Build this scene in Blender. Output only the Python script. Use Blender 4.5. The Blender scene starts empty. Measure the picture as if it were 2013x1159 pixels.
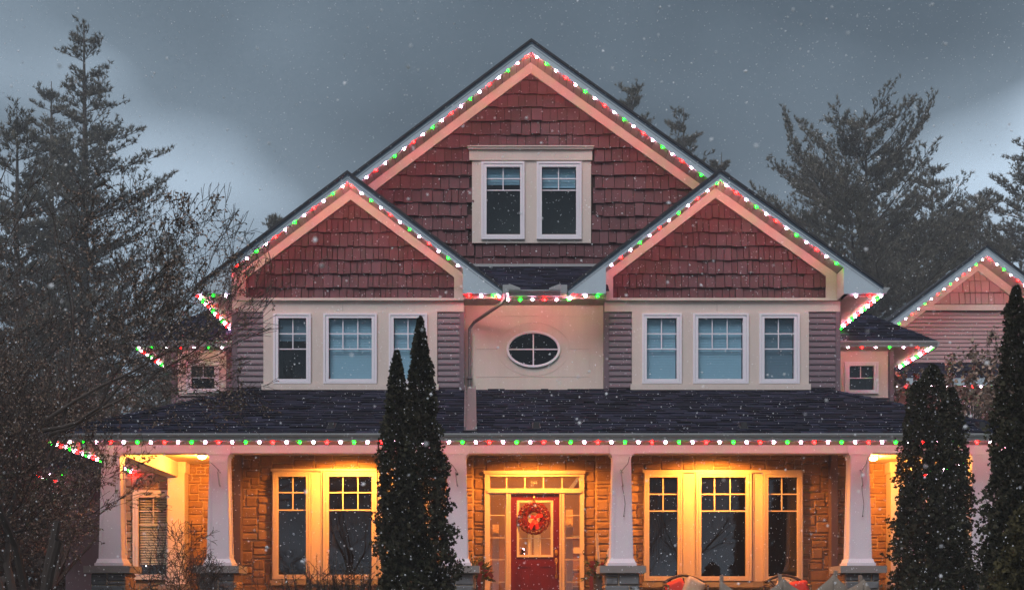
import bpy, math, random
import numpy as np
from mathutils import Vector, Matrix, noise as mnoise
random.seed(7); np.random.seed(7)
C = bpy.context.scene.collection
S = bpy.context.scene
# ------------------------------------------------------------------ camera
F = 2650.0          # focal length in pixels of a 2013 px wide picture
EYE = 1.6           # eye height
CAM_Y = -25.0
VX, VY = 980.0, 1185.0
cam = bpy.data.cameras.new('camera'); camo = bpy.data.objects.new('camera', cam); C.objects.link(camo)
camo.location = (0, CAM_Y, EYE); camo.rotation_euler = (math.pi/2, 0, 0)
cam.sensor_width = 36; cam.lens = 36*F/2013
cam.shift_x = (1006.5-VX)/2013; cam.shift_y = (VY-579.5)/2013
cam.dof.use_dof = True; cam.dof.focus_distance = 25; cam.dof.aperture_fstop = 4.0
cam.clip_start = 0.1; cam.clip_end = 2000
S.camera = camo
# ------------------------------------------------------------------ sky
SUN_EL, SUN_AZ = math.radians(50), math.radians(-24)   # soft light from behind the camera
w = bpy.data.worlds.new('World'); S.world = w; w.use_nodes = True
nt = w.node_tree; nt.nodes.clear()
def N(t, **k):
    n = nt.nodes.new(t)
    for a, b in k.items(): setattr(n, a, b)
    return n
out = N('ShaderNodeOutputWorld'); mixs = N('ShaderNodeMixShader'); bg1 = N('ShaderNodeBackground'); bg2 = N('ShaderNodeBackground')
sky = N('ShaderNodeTexSky', sky_type='NISHITA'); sky.sun_disc = False; sky.sun_elevation = SUN_EL; sky.sun_rotation = math.pi - SUN_AZ
nt.links.new(sky.outputs[0], bg1.inputs[0]); bg1.inputs[1].default_value = 0.05
tc = N('ShaderNodeTexCoord'); mp = N('ShaderNodeMapping'); mp.inputs['Scale'].default_value = (1, 1, 1.5); mp.inputs['Location'].default_value = (0.825, 0.0, 0.265)
nz = N('ShaderNodeTexNoise', noise_dimensions='4D'); SKYW = 7.9; nz.inputs['W'].default_value = SKYW; nz.inputs['Scale'].default_value = 2.4; nz.inputs['Detail'].default_value = 3; nz.inputs['Roughness'].default_value = 0.42
nt.links.new(tc.outputs['Generated'], mp.inputs[0]); nt.links.new(mp.outputs[0], nz.inputs['Vector'])
sep = N('ShaderNodeSeparateXYZ'); nt.links.new(tc.outputs['Generated'], sep.inputs[0])
g = N('ShaderNodeMapRange'); g.inputs['From Min'].default_value = 0.02; g.inputs['From Max'].default_value = 0.42
g.inputs['To Min'].default_value = 0.20; g.inputs['To Max'].default_value = 0.0
nt.links.new(sep.outputs['Z'], g.inputs['Value'])
mr = N('ShaderNodeMapRange'); mr.inputs['From Min'].default_value = 0.41; mr.inputs['From Max'].default_value = 0.66
mr.inputs['To Min'].default_value = 0.0; mr.inputs['To Max'].default_value = 0.95
nt.links.new(nz.outputs[0], mr.inputs['Value'])
ad = N('ShaderNodeMath', operation='ADD'); nt.links.new(g.outputs[0], ad.inputs[0]); nt.links.new(mr.outputs[0], ad.inputs[1])
cr = N('ShaderNodeValToRGB'); nt.links.new(ad.outputs[0], cr.inputs[0])
cr.color_ramp.elements[0].position = 0.0; cr.color_ramp.elements[0].color = (0.045, 0.066, 0.086, 1)
cr.color_ramp.elements[1].position = 1.0; cr.color_ramp.elements[1].color = (0.50, 0.63, 0.77, 1)
e = cr.color_ramp.elements.new(0.45); e.color = (0.105, 0.142, 0.178, 1)
nt.links.new(cr.outputs[0], bg2.inputs[0]); bg2.inputs[1].default_value = 1.0
mixs.inputs[0].default_value = 0.96
nt.links.new(bg1.outputs[0], mixs.inputs[1]); nt.links.new(bg2.outputs[0], mixs.inputs[2]); nt.links.new(mixs.outputs[0], out.inputs[0])
sl = bpy.data.lights.new('sun', 'SUN'); sl.energy = 1.5; sl.angle = math.radians(32); sl.color = (1.0, 0.95, 0.985)
slo = bpy.data.objects.new('sun', sl); C.objects.link(slo)
d = Vector((math.sin(SUN_AZ)*math.cos(SUN_EL), -math.cos(SUN_AZ)*math.cos(SUN_EL), math.sin(SUN_EL)))
slo.rotation_euler = d.to_track_quat('Z', 'Y').to_euler(); slo.location = (-8, -30, 30)
S.view_settings.view_transform = 'Standard'; S.view_settings.look = 'None'; S.view_settings.gamma = 1
S.view_settings.use_curve_mapping = False; S.view_settings.exposure = 0.72
S.render.engine = 'CYCLES'; S.cycles.use_denoising = True; S.cycles.max_bounces = 6; S.cycles.diffuse_bounces = 3
S.cycles.glossy_bounces = 3; S.cycles.transparent_max_bounces = 12; S.cycles.transmission_bounces = 4
S.cycles.caustics_reflective = False; S.cycles.caustics_refractive = False; S.cycles.sample_clamp_indirect = 3
S.cycles.use_light_tree = True; S.cycles.volume_bounces = 0
# ------------------------------------------------------------------ helpers
def X(px, Y): return (px-VX)*(Y-CAM_Y)/F
def Z(py, Y): return EYE+(VY-py)*(Y-CAM_Y)/F
ORG = {}
def finish(o, parent, org=None):
    C.objects.link(o)
    if parent is not None:
        o.parent = parent
        po = ORG[parent.name]
        if org is None: org = po
        o.location = Vector(org)-po
    else:
        if org is None: org = (0, 0, 0)
        o.location = org
    ORG[o.name] = Vector(org)
    return o
def tag(o, label=None, cat=None, group=None, kind=None):
    if label: o['label'] = label
    if cat: o['category'] = cat
    if group: o['group'] = group
    if kind: o['kind'] = kind
    return o
def thing(name, loc, label, cat, group=None):
    o = bpy.data.objects.new(name, None); C.objects.link(o); o.location = loc; o.empty_display_size = .3
    ORG[o.name] = Vector(loc)
    return tag(o, label, cat, group)
class MB:
    def __init__(s): s.v = []; s.f = []
    def add(s, vs, fs):
        n = len(s.v); s.v += [tuple(v) for v in vs]; s.f += [tuple(i+n for i in f) for f in fs]; return s
    def box(s, x0, x1, y0, y1, z0, z1):
        if x0 > x1: x0, x1 = x1, x0
        if y0 > y1: y0, y1 = y1, y0
        if z0 > z1: z0, z1 = z1, z0
        return s.add([(x0,y0,z0),(x1,y0,z0),(x1,y1,z0),(x0,y1,z0),(x0,y0,z1),(x1,y0,z1),(x1,y1,z1),(x0,y1,z1)],
              [(0,3,2,1),(4,5,6,7),(0,1,5,4),(1,2,6,5),(2,3,7,6),(3,0,4,7)])
    def prism(s, poly, y0, y1):       # poly of (x, z), extruded in y
        n = len(poly)
        vs = [(x, y0, z) for x, z in poly]+[(x, y1, z) for x, z in poly]
        return s.add(vs, [tuple(range(n)), tuple(range(2*n-1, n-1, -1))]+[(i, i+n, (i+1) % n+n, (i+1) % n) for i in range(n)])
    def hexa(s, a, b):                # two matching quads
        return s.add(list(a)+list(b), [(0,1,2,3),(7,6,5,4)]+[(i, i+4, (i+1) % 4+4, (i+1) % 4) for i in range(4)])
    def tube(s, pts, rads, n=6, cap=True):
        pts = [Vector(p) for p in pts]
        if not hasattr(rads, '__len__'): rads = [rads]*len(pts)
        base = len(s.v); up = Vector((0.13, 0.21, 1)).normalized()
        for i, p in enumerate(pts):
            t = (pts[min(i+1, len(pts)-1)]-pts[max(i-1, 0)])
            if t.length < 1e-9: t = Vector((0, 0, 1))
            t.normalize(); a = t.cross(up)
            if a.length < 1e-3: a = t.cross(Vector((1, 0, 0)))
            a.normalize(); b = t.cross(a)
            for k in range(n):
                q = 2*math.pi*k/n; s.v.append(tuple(p+(a*math.cos(q)+b*math.sin(q))*rads[i]))
        for i in range(len(pts)-1):
            for k in range(n):
                s.f.append((base+i*n+k, base+i*n+(k+1) % n, base+(i+1)*n+(k+1) % n, base+(i+1)*n+k))
        if cap and n > 2:
            s.f.append(tuple(base+k for k in range(n))[::-1]); e = base+(len(pts)-1)*n; s.f.append(tuple(e+k for k in range(n)))
        return s
    def lathe(s, c, prof, n=20):
        base = len(s.v)
        for r, z in prof:
            for k in range(n):
                q = 2*math.pi*k/n; s.v.append((c[0]+r*math.cos(q), c[1]+r*math.sin(q), c[2]+z))
        for i in range(len(prof)-1):
            for k in range(n): s.f.append((base+i*n+k, base+i*n+(k+1) % n, base+(i+1)*n+(k+1) % n, base+(i+1)*n+k))
        s.f.append(tuple(base+k for k in range(n))[::-1]); e = base+(len(prof)-1)*n; s.f.append(tuple(e+k for k in range(n)))
        return s
    def ball(s, c, r, sc=(1, 1, 1), n=8, m=5):
        base = len(s.v); s.v.append((c[0], c[1], c[2]-r*sc[2]))
        for i in range(1, m):
            th = math.pi*i/m-math.pi/2
            for k in range(n):
                q = 2*math.pi*k/n; s.v.append((c[0]+r*sc[0]*math.cos(th)*math.cos(q), c[1]+r*sc[1]*math.cos(th)*math.sin(q), c[2]+r*sc[2]*math.sin(th)))
        s.v.append((c[0], c[1], c[2]+r*sc[2])); top = len(s.v)-1
        for k in range(n):
            s.f.append((base, base+1+(k+1) % n, base+1+k)); s.f.append((top, base+1+(m-2)*n+k, base+1+(m-2)*n+(k+1) % n))
        for i in range(m-2):
            for k in range(n):
                a = base+1+i*n; s.f.append((a+k, a+(k+1) % n, a+n+(k+1) % n, a+n+k))
        return s
    def build(s, name, mat, parent=None, org=None, smooth=False):
        if org is None: org = ORG[parent.name] if parent is not None else Vector((0, 0, 0))
        org = Vector(org)
        me = bpy.data.meshes.new(name)
        me.from_pydata([(v[0]-org.x, v[1]-org.y, v[2]-org.z) for v in s.v], [], s.f)
        me.materials.append(mat)
        if smooth: me.polygons.foreach_set('use_smooth', [True]*len(me.polygons))
        return finish(bpy.data.objects.new(name, me), parent, org)
def fast_mesh(name, verts, faces_n, mat, parent=None, org=None, smooth=False):
    """verts (N,3) array, every face uses faces_n consecutive vertices"""
    if org is None: org = ORG[parent.name] if parent is not None else Vector((0, 0, 0))
    verts = np.asarray(verts, dtype=np.float32)-np.array(org, dtype=np.float32)
    n = len(verts); nf = n//faces_n
    me = bpy.data.meshes.new(name); me.vertices.add(n); me.vertices.foreach_set('co', verts.ravel())
    me.loops.add(n); me.loops.foreach_set('vertex_index', np.arange(n, dtype=np.int32))
    me.polygons.add(nf); me.polygons.foreach_set('loop_start', np.arange(0, n, faces_n, dtype=np.int32))
    me.update(calc_edges=True); me.materials.append(mat)
    return finish(bpy.data.objects.new(name, me), parent, org)
def boxp(name, mat, parent, *a): return MB().box(*a).build(name, mat, parent)
def clip(poly, reg):
    out = poly
    for i in range(len(reg)):
        (ax, ay), (bx, by) = reg[i], reg[(i+1) % len(reg)]
        inp = out; out = []
        if not inp: return []
        f = lambda p: (bx-ax)*(p[1]-ay)-(by-ay)*(p[0]-ax)
        for j in range(len(inp)):
            p, q = inp[j], inp[(j+1) % len(inp)]; fp, fq = f(p), f(q)
            if fp >= 0: out.append(p)
            if (fp >= 0) != (fq >= 0):
                t = fp/(fp-fq); out.append((p[0]+t*(q[0]-p[0]), p[1]+t*(q[1]-p[1])))
    return out
def area(p): return abs(sum(p[i][0]*p[(i+1) % len(p)][1]-p[(i+1) % len(p)][0]*p[i][1] for i in range(len(p))))/2
def tabs(O, U, V, Nn, region, rowh, wr, tb, tt, v0=0., jit=.014, gap=.012, over=.03, rnd=random, base=.004, tj=.35):
    """overlapping courses of tabs on a plane, clipped to a counter-clockwise convex region of (u, v)"""
    O, U, V, Nn = Vector(O), Vector(U), Vector(V), Vector(Nn); res = []
    us = [p[0] for p in region]; vs = [p[1] for p in region]; v = v0
    while v < max(vs):
        u = min(us)-rnd.random()*wr[1]
        while u < max(us):
            wd = rnd.uniform(*wr); j = rnd.uniform(-jit, jit)
            p = clip([(u+gap/2, v+j), (u+wd-gap/2, v+j), (u+wd-gap/2, v+rowh+over), (u+gap/2, v+rowh+over)], region)
            k = 1+rnd.uniform(-tj, tj)
            if len(p) > 2 and area(p) > 2e-4:
                tf = lambda vv: base+(tb+(tt-tb)*max(0, min(1, (vv-v)/(rowh+over))))*k
                n = len(p)
                vv = [O+U*a+V*b+Nn*tf(b) for a, b in p]+[O+U*a+V*b for a, b in p]
                res.append((vv, [tuple(range(n))]+[(i, i+n, (i+1) % n+n, (i+1) % n) for i in range(n)], area(p)))
            u += wd
        v += rowh
    return res
def put(pieces, name, mat, parent):       # all in one part, kind stuff
    m = MB()
    for p in pieces: m.add(p[0], p[1])
    return tag(m.build(name, mat, parent), kind='stuff')
POOL = {}
def pool(name, pieces, mat, parent, bonus=1.0):
    POOL.setdefault(name, []).extend([(p, mat, parent, p[2]*bonus) for p in pieces])
def flush(limit=290):
    for name, L in POOL.items():
        L.sort(key=lambda q: -q[3]); rest = {}
        for i, (p, mat, par, _) in enumerate(L):
            if i < limit and _ > 0: MB().add(p[0], p[1]).build(name, mat, par)
            else: rest.setdefault((par.name, mat.name), (par, mat, []))[2].append(p)
        for k, (par, mat, ps) in rest.items(): put(ps, name+'_courses' if name != 'stone' else 'small_stones', mat, par)
    POOL.clear()
def holed(x0, x1, z0, z1, holes, y0, y1, m=None):
    m = m or MB(); xs = sorted({x0, x1, *[max(x0, min(x1, v)) for h in holes for v in h[:2]]}); zs = sorted({z0, z1, *[max(z0, min(z1, v)) for h in holes for v in h[2:]]})
    for i in range(len(xs)-1):
        run = None
        for k in range(len(zs)-1):
            cx, cz = (xs[i]+xs[i+1])/2, (zs[k]+zs[k+1])/2
            hole = any(h[0] < cx < h[1] and h[2] < cz < h[3] for h in holes)
            if not hole:
                if run is None: run = zs[k]
                if k == len(zs)-2: m.box(xs[i], xs[i+1], y0, y1, run, zs[k+1])
            elif run is not None:
                m.box(xs[i], xs[i+1], y0, y1, run, zs[k]); run = None
    return m
# ------------------------------------------------------------------ materials
def mat(name, col, rough=.6, bump=0, bscale=20, var=0, vscale=4, metal=0, island=0, objrand=0, spec=.5, streak=None, dirt=0, col2=None):
    m = bpy.data.materials.new(name); m.use_nodes = True; t = m.node_tree; b = t.nodes['Principled BSDF']
    def n(k, **kw):
        q = t.nodes.new(k)
        for a, v in kw.items(): setattr(q, a, v)
        return q
    b.inputs['Roughness'].default_value = rough; b.inputs['Metallic'].default_value = metal; b.inputs['Specular IOR Level'].default_value = spec
    tc = n('ShaderNodeTexCoord'); vec = tc.outputs['Object']
    if streak:
        mp = n('ShaderNodeMapping'); mp.inputs['Scale'].default_value = streak; t.links.new(vec, mp.inputs[0]); vec = mp.outputs[0]
    rgb = n('ShaderNodeRGB'); rgb.outputs[0].default_value = (*col, 1); cur = rgb.outputs[0]
    if col2:
        nz2 = n('ShaderNodeTexNoise'); nz2.inputs['Scale'].default_value = vscale*.6; nz2.inputs['Detail'].default_value = 3; t.links.new(vec, nz2.inputs['Vector'])
        src = nz2.outputs[0]
        if island or objrand:
            gi = n('ShaderNodeNewGeometry' if island else 'ShaderNodeObjectInfo'); src2 = gi.outputs['Random Per Island' if island else 'Random']
            a_ = n('ShaderNodeMath', operation='MULTIPLY_ADD'); t.links.new(src2, a_.inputs[0]); a_.inputs[1].default_value = .8; 
            s_ = n('ShaderNodeMath', operation='SUBTRACT'); t.links.new(src, s_.inputs[0]); s_.inputs[1].default_value = .42; t.links.new(s_.outputs[0], a_.inputs[2]); src = a_.outputs[0]
        mx = n('ShaderNodeMix', data_type='RGBA'); t.links.new(src, mx.inputs[0]); t.links.new(cur, mx.inputs[6]); mx.inputs[7].default_value = (*col2, 1); cur = mx.outputs[2]
    hv = None
    if var or island or objrand:
        hs = n('ShaderNodeHueSaturation'); t.links.new(cur, hs.inputs['Color']); cur = hs.outputs[0]
        s = None
        def addv(o, amt):
            nonlocal s
            mr = n('ShaderNodeMath', operation='MULTIPLY_ADD'); t.links.new(o, mr.inputs[0]); mr.inputs[1].default_value = 2*amt
            if s is None: mr.inputs[2].default_value = 1-amt
            else:
                sb = n('ShaderNodeMath', operation='SUBTRACT'); t.links.new(s, sb.inputs[0]); sb.inputs[1].default_value = amt; t.links.new(sb.outputs[0], mr.inputs[2])
            s = mr.outputs[0]
        if var:
            nz = n('ShaderNodeTexNoise'); nz.inputs['Scale'].default_value = vscale; nz.inputs['Detail'].default_value = 6; nz.inputs['Roughness'].default_value = .65
            t.links.new(vec, nz.inputs['Vector']); addv(nz.outputs[0], var)
        if island: addv(n('ShaderNodeNewGeometry').outputs['Random Per Island'], island)
        if objrand: addv(n('ShaderNodeObjectInfo').outputs['Random'], objrand)
        t.links.new(s, hs.inputs['Value'])
    t.links.new(cur, b.inputs['Base Color'])
    if bump:
        nb = n('ShaderNodeTexNoise'); nb.inputs['Scale'].default_value = bscale; nb.inputs['Detail'].default_value = 8; nb.inputs['Roughness'].default_value = .7
        t.links.new(vec, nb.inputs['Vector']); bp = n('ShaderNodeBump'); bp.inputs['Strength'].default_value = min(1, bump); bp.inputs['Distance'].default_value = .01
        t.links.new(nb.outputs[0], bp.inputs['Height']); t.links.new(bp.outputs[0], b.inputs['Normal'])
    return m
def emis(name, col, st):
    m = bpy.data.materials.new(name); m.use_nodes = True; t = m.node_tree; b = t.nodes['Principled BSDF']
    b.inputs['Base Color'].default_value = (.1, .1, .1, 1); b.inputs['Emission Color'].default_value = (*col, 1); b.inputs['Emission Strength'].default_value = st
    return m
def glassm(name, tint, refl=1.0, rough=0.0):
    m = bpy.data.materials.new(name); m.use_nodes = True; t = m.node_tree; t.nodes.clear()
    o = t.nodes.new('ShaderNodeOutputMaterial'); mx = t.nodes.new('ShaderNodeMixShader'); tr = t.nodes.new('ShaderNodeBsdfTransparent'); gl = t.nodes.new('ShaderNodeBsdfGlossy')
    lw = t.nodes.new('ShaderNodeLayerWeight'); lw.inputs[0].default_value = .5; fr = t.nodes.new('ShaderNodeMath'); fr.operation = 'POWER'; fr.inputs[1].default_value = 5; t.links.new(lw.outputs['Facing'], fr.inputs[0]); mu = t.nodes.new('ShaderNodeMath'); mu.operation = 'MULTIPLY_ADD'; mu.inputs[1].default_value = .8; mu.inputs[2].default_value = .05*refl; mu.use_clamp = True
    tr.inputs[0].default_value = (*tint, 1); gl.inputs['Roughness'].default_value = rough
    t.links.new(fr.outputs[0], mu.inputs[0]); t.links.new(mu.outputs[0], mx.inputs[0]); t.links.new(tr.outputs[0], mx.inputs[1]); t.links.new(gl.outputs[0], mx.inputs[2]); t.links.new(mx.outputs[0], o.inputs[0])
    return m
M = dict(
 cream=mat('cream_trim', (.56, .49, .44), .55, .12, 60, .12, 3.5, streak=(2, 2, .6)),
 white=mat('white_vinyl', (.70, .69, .74), .4, 0, 1, .04, 3),
 panel=mat('cream_panel', (.58, .51, .45), .6, .1, 60, .13, 2.2, streak=(2.5, 2.5, .35)),
 fascia=mat('grey_fascia', (.42, .50, .55), .45, .06, 40, .1, 1.6),
 drip=mat('metal_drip_edge', (.10, .14, .19), .35, 0, 1, .1, 3, metal=.3),
 soffit=mat('soffit_vinyl', (.42, .36, .34), .55, .05, 60, .08, 2, objrand=.06),
 gutter=mat('grey_gutter', (.30, .315, .32), .4, 0, 1, .12, 1.5),
 spout=mat('downspout_metal', (.15, .125, .13), .35, 0, 1, .1, 3),
 siding=mat('mauve_siding', (.122, .088, .106), .5, .1, 70, .08, 3, objrand=.07),
 corner=mat('mauve_corner_board', (.125, .09, .108), .5, .05, 50, .06, 3),
 shake=mat('burgundy_shake', (.135, .046, .052), .75, .9, 26, .35, 5, objrand=.30, streak=(3.2, 3.2, .55), col2=(.085, .038, .045)),
 asphalt=mat('asphalt_shingle', (.008, .0105, .020), .95, bump=.8, bscale=90, var=.35, vscale=12, island=.42, col2=(.018, .021, .038), spec=.15),
 asphalt_edge=mat('asphalt_edge', (.025, .027, .033), .85, .5, 60, .2, 8),
 stone=mat('ashlar_stone', (.33, .20, .105), .85, 1.0, 30, .3, 9, objrand=.4, col2=(.17, .12, .085)),
 stone_s=mat('ashlar_stone_small', (.30, .205, .125), .85, 1.0, 30, .3, 9, island=.25, col2=(.17, .135, .11)),
 mortar=mat('mortar', (.40, .31, .21), .95, .6, 60, .15, 12),
 slab=mat('limestone_slab', (.21, .195, .185), .8, .6, 40, .18, 6),
 pedstone=mat('cool_lit_ashlar', (.125, .13, .135), .85, 1.0, 30, .25, 9, objrand=.25),  # same brown-tan stone, with cool outdoor light put into the colour
 column=mat('column_paint', (.60, .57, .62), .45, .06, 30, .05, 2),
 ceiling=mat('porch_ceiling', (.52, .46, .38), .6, .05, 30, .06, 2),
 door=mat('red_door', (.10, .002, .004), .35, .05, 40, .08, 3),
 brass=mat('brass', (.55, .36, .14), .3, 0, 1, .1, 8, metal=1),
 black=mat('black_metal', (.02, .02, .022), .5),
 shakeback=mat('shake_shadow_gap', (.03, .014, .014), .9),
 garland_ribbon=mat('plaid_ribbon', (.28, .012, .012), .7, .1, 20, .4, 30, col2=(.10, .03, .02)),
 dark=mat('dark_interior', (.05, .045, .04), .9),
 darkwall=mat('room_wall', (.05, .04, .03), .9, 0, 1, .1, 1),
 curtain=mat('curtain', (.30, .22, .15), .9, .3, 10, .15, 3, streak=(6, 6, .3)),
 blind=mat('blind', (.34, .50, .60), .6, 0, 1, .04, 2),  # pale slats; the blue sky reflection is put into their colour
 blind_dim=mat('dim_reflection_blind', (.13, .19, .24), .6),  # darker copy of the blind, a weaker window reflection painted in
 blindw=mat('wood_blind', (.60, .44, .28), .6, 0, 1, .1, 4),
 pane=glassm('window_glass', (.90, .97, .99), 1.2),
 paned=glassm('dark_window_glass', (.40, .43, .5), 1.15),
 panew=glassm('clear_door_glass', (.95, .92, .88), .8),
 foyer=mat('foyer_wall', (.50, .27, .12), .8, 0, 1, .08, 2),
 foyerwhite=mat('foyer_white', (.8, .68, .5), .6),
 floor=mat('porch_floor', (.16, .15, .145), .8, .3, 30, .2, 3),
 grass=mat('lawn', (.045, .05, .025), .95, 1, 30, .4, 3, col2=(.10, .085, .05)),
 path=mat('walkway', (.20, .19, .18), .9, .5, 30, .2, 3),
 arbor=mat('arborvitae_foliage', (.034, .040, .020), .8, 0, 1, .5, 1.6, island=.55, spec=.15, col2=(.042, .034, .022)),
 yew=mat('yew_foliage', (.020, .026, .013), .8, 0, 1, .3, 2, island=.4, spec=.15),
 pine=mat('pine_needles', (.13, .13, .10), .85, 0, 1, .3, .5, island=.45, spec=.1, col2=(.15, .13, .10)),  # needles lightened towards grey, distance haze put into the colour
 bark=mat('bark', (.062, .048, .040), .9, .8, 18, .3, 4),
 barkp=mat('pine_bark', (.085, .070, .058), .9, .5, 6, .3, 1),
 leaf=mat('withered_leaf', (.15, .10, .072), .9, 0, 1, .3, 2, island=.5, spec=.1, col2=(.24, .18, .14)),
 snow=mat('snowflake', (.9, .92, .95), .9, spec=.1),
 berry=mat('red_berry', (.13, .003, .003), .25, 0, 1, .3, 30, island=.4),
 ribbon=mat('red_ribbon', (.40, .006, .006), .6, .1, 20, .1, 9),
 cushion=mat('red_cushion', (.55, .03, .015), .8, .3, 60, .1, 8),
 pcushion=mat('patterned_cushion', (.55, .42, .30), .8, .3, 60, .35, 22, col2=(.28, .17, .09)),
 chair=mat('bronze_chair_metal', (.05, .028, .016), .45, 0, 1, .2, 8),
 burlap=mat('burlap', (.23, .19, .15), .95, 1, 160, .25, 9),
 wood=mat('weathered_wood', (.2, .16, .13), .9, .6, 40, .3, 9, streak=(5, 5, .6)),
 birch=mat('birch_log', (.6, .52, .42), .8, .5, 25, .35, 20, streak=(1, 1, 4)),
 planter=mat('planter_glaze', (.06, .055, .05), .5, .1, 10, .2, 4),
 npink=mat('neighbour_siding', (.36, .235, .235), .6, .1, 50, .06, 2, objrand=.05),
 nshake=mat('neighbour_shake', (.40, .24, .235), .7, .3, 30, .1, 3, island=.1, objrand=.08),
 bulb_w=emis('white_bulb', (1, .50, .72), 80), bulb_r=emis('red_bulb', (1, .0011, .0009), 155), bulb_g=emis('green_bulb', (.001, 1, .005), 50),
 lamp=emis('warm_lamp_lens', (1, .55, .16), 40),
)
def pedrand(): return random.uniform(.9, 1.1)
# ------------------------------------------------------------------ ground
GR = .65
def ground_z(y): 
    t = max(0., min(1., (y+19)/13.)); t = t*t*(3-2*t); return GR*t
vs = []; fs = []
ys = [-128, -100, -60]+list(np.arange(-26, 0, 1.0))+[0, 40, 100, 128]; xs = [-128, -110, -100, -40, -20, -10, 0, 10, 20, 40, 100, 110, 128]
for y in ys:
    for x in xs: vs.append((x, y, ground_z(y)))
nx = len(xs)
for j in range(len(ys)-1):
    for i in range(nx-1): fs.append((j*nx+i, j*nx+i+1, (j+1)*nx+i+1, (j+1)*nx+i))
tag(MB().add(vs, fs).build('ground', M['grass']), kind='structure')
pv = []; pf = []
for i, y in enumerate(list(np.arange(-24, -4.2, .6))+[-4.25]):
    xo = .9+.5*math.sin(y*.22); pv += [(xo-.7, y, ground_z(y)+.02), (xo+.7, y, ground_z(y)+.02)]
    if i: pf.append((2*i-2, 2*i-1, 2*i+1, 2*i))
tag(MB().add(pv, pf).build('garden_path', M['path']), kind='structure')
# ------------------------------------------------------------------ house
H = thing('house', (.7, 0, GR), 'large two storey house with burgundy shingle gables and a lit stone porch', 'house')
def pz(pt, Y): return (X(pt[0], Y), Z(pt[1], Y))
def line(a, b): s = (b[1]-a[1])/(b[0]-a[0]); return lambda x: a[1]+s*(x-a[0])
def gable(A, L, R, Yf, Yw, Yb, hv, th, soff=(None, None), pitch=.135, par=None, m=None, sb=2):
    """one gable roof: A apex, L and R ends, pixel points of its outer edge in the plane Yf"""
    par = par or H; A, L, R = pz(A, Yf), pz(L, Yf), pz(R, Yf); res = []
    for side, E, lim in ((-1, L, soff[0]), (1, R, soff[1])):
        f = line(A, E)
        P = lambda x, o: (x, f(x)+o)
        rs = MB().prism([P(E[0], -.025), P(A[0], -.025), P(A[0], .028), P(E[0], .028)] if side < 0 else [P(A[0], -.025), P(E[0], -.025), P(E[0], .028), P(A[0], .028)], Yf-.035, Yb).build('roof', M['asphalt_edge'], par)
        MB().prism([P(E[0], -.025), P(A[0], -.025), P(A[0], -hv), P(E[0], -hv)], Yf, Yf+.025).build('fascia', M['fascia'], par)
        d = MB(); d.prism([P(E[0], -.026), P(A[0], -.026), P(A[0], -.062), P(E[0], -.062)], Yf-.014, Yf)
        d.prism([P(E[0], -.105), P(A[0], -.105), P(A[0], -.117), P(E[0], -.117)], Yf-.004, Yf); d.build('drip_edge', M['drip'], par)
        x1 = lim if lim is not None else E[0]
        # shingle courses on the slope
        n = int(abs(x1-A[0])/pitch); stp = (x1-A[0])/n; o = -(hv-.02)
        for i in range(n):
            xa, xb = A[0]+stp*i+.004*np.sign(stp), A[0]+stp*(i+1)-.004*np.sign(stp)
            q = MB().hexa([(xa, Yf+.026, f(xa)+o), (xb, Yf+.026, f(xb)+o), (xb, Yw, f(xb)+o), (xa, Yw, f(xa)+o)],
                          [(xa, Yf+.026, f(xa)+o+.012), (xb, Yf+.026, f(xb)+o+.012), (xb, Yw, f(xb)+o+.012), (xa, Yw, f(xa)+o+.012)])
            q.build('soffit_panel', m or M['soffit'], par)
        MB().prism([(A[0], f(A[0])+o+.013), (x1, f(x1)+o+.013), (x1, f(x1)-.03), (A[0], f(A[0])-.03)], Yf+.026, Yw).build('soffit_backing', M['black'], par)
        # frieze along the rake
        e = x1+.10*side
        MB().prism([P(A[0], o), P(e, o), P(e, o-th), P(A[0], o-th)], Yw-.075, Yw).build('rake_trim', M['cream'], par)
        res.append((f, o))
    return A, L, R, res
def polyholed(region, holes, y0, y1):
    m = MB(); x0, x1 = min(p[0] for p in region), max(p[0] for p in region); z0, z1 = min(p[1] for p in region), max(p[1] for p in region)
    xs = sorted({x0, x1, *[v for h in holes for v in h[:2]]}); zs = sorted({z0, z1, *[v for h in holes for v in h[2:]]})
    for i in range(len(xs)-1):
        for k in range(len(zs)-1):
            cx, cz = (xs[i]+xs[i+1])/2, (zs[k]+zs[k+1])/2
            if any(h[0] < cx < h[1] and h[2] < cz < h[3] for h in holes): continue
            p = clip([(xs[i], zs[k]), (xs[i+1], zs[k]), (xs[i+1], zs[k+1]), (xs[i], zs[k+1])], region)
            if len(p) > 2 and area(p) > 1e-4: m.prism(p, y0, y1)
    return m
def shake_field(region, Y, row, wr, z0, holes=(), name='shingle', m='shake', par=None, tb=.048, bonus=1.0, over=.03):
    ps = tabs((0, Y, 0), (1, 0, 0), (0, 0, 1), (0, -1, 0), region, row, wr, tb, .008, v0=z0, over=over)
    out_ = []
    for p in ps:
        n = len(p[0])//2; xs_ = [v[0] for v in p[0][:n]]; zs_ = [v[2] for v in p[0][:n]]
        cx, cz = sum(xs_)/n, sum(zs_)/n; bad = False
        for h in holes:
            if h[0]-.03 < cx < h[1]+.03 and h[2]-.06 < cz < h[3]+.06: bad = True
            elif h[0] < max(xs_) and min(xs_) < h[1] and h[2] < max(zs_) and min(zs_) < h[3]:
                for v in p[0]:
                    if cx < h[0]: v[0] = min(v[0], h[0]+.02)
                    elif cx > h[1]: v[0] = max(v[0], h[1]-.02)
                    elif cz > h[3]: v[2] = max(v[2], h[3]-.02)
                    elif cz < h[2]: v[2] = min(v[2], h[2]+.02)
        if not bad: out_.append(p)
    pool(name, out_, M[m], par or H, bonus)
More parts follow.
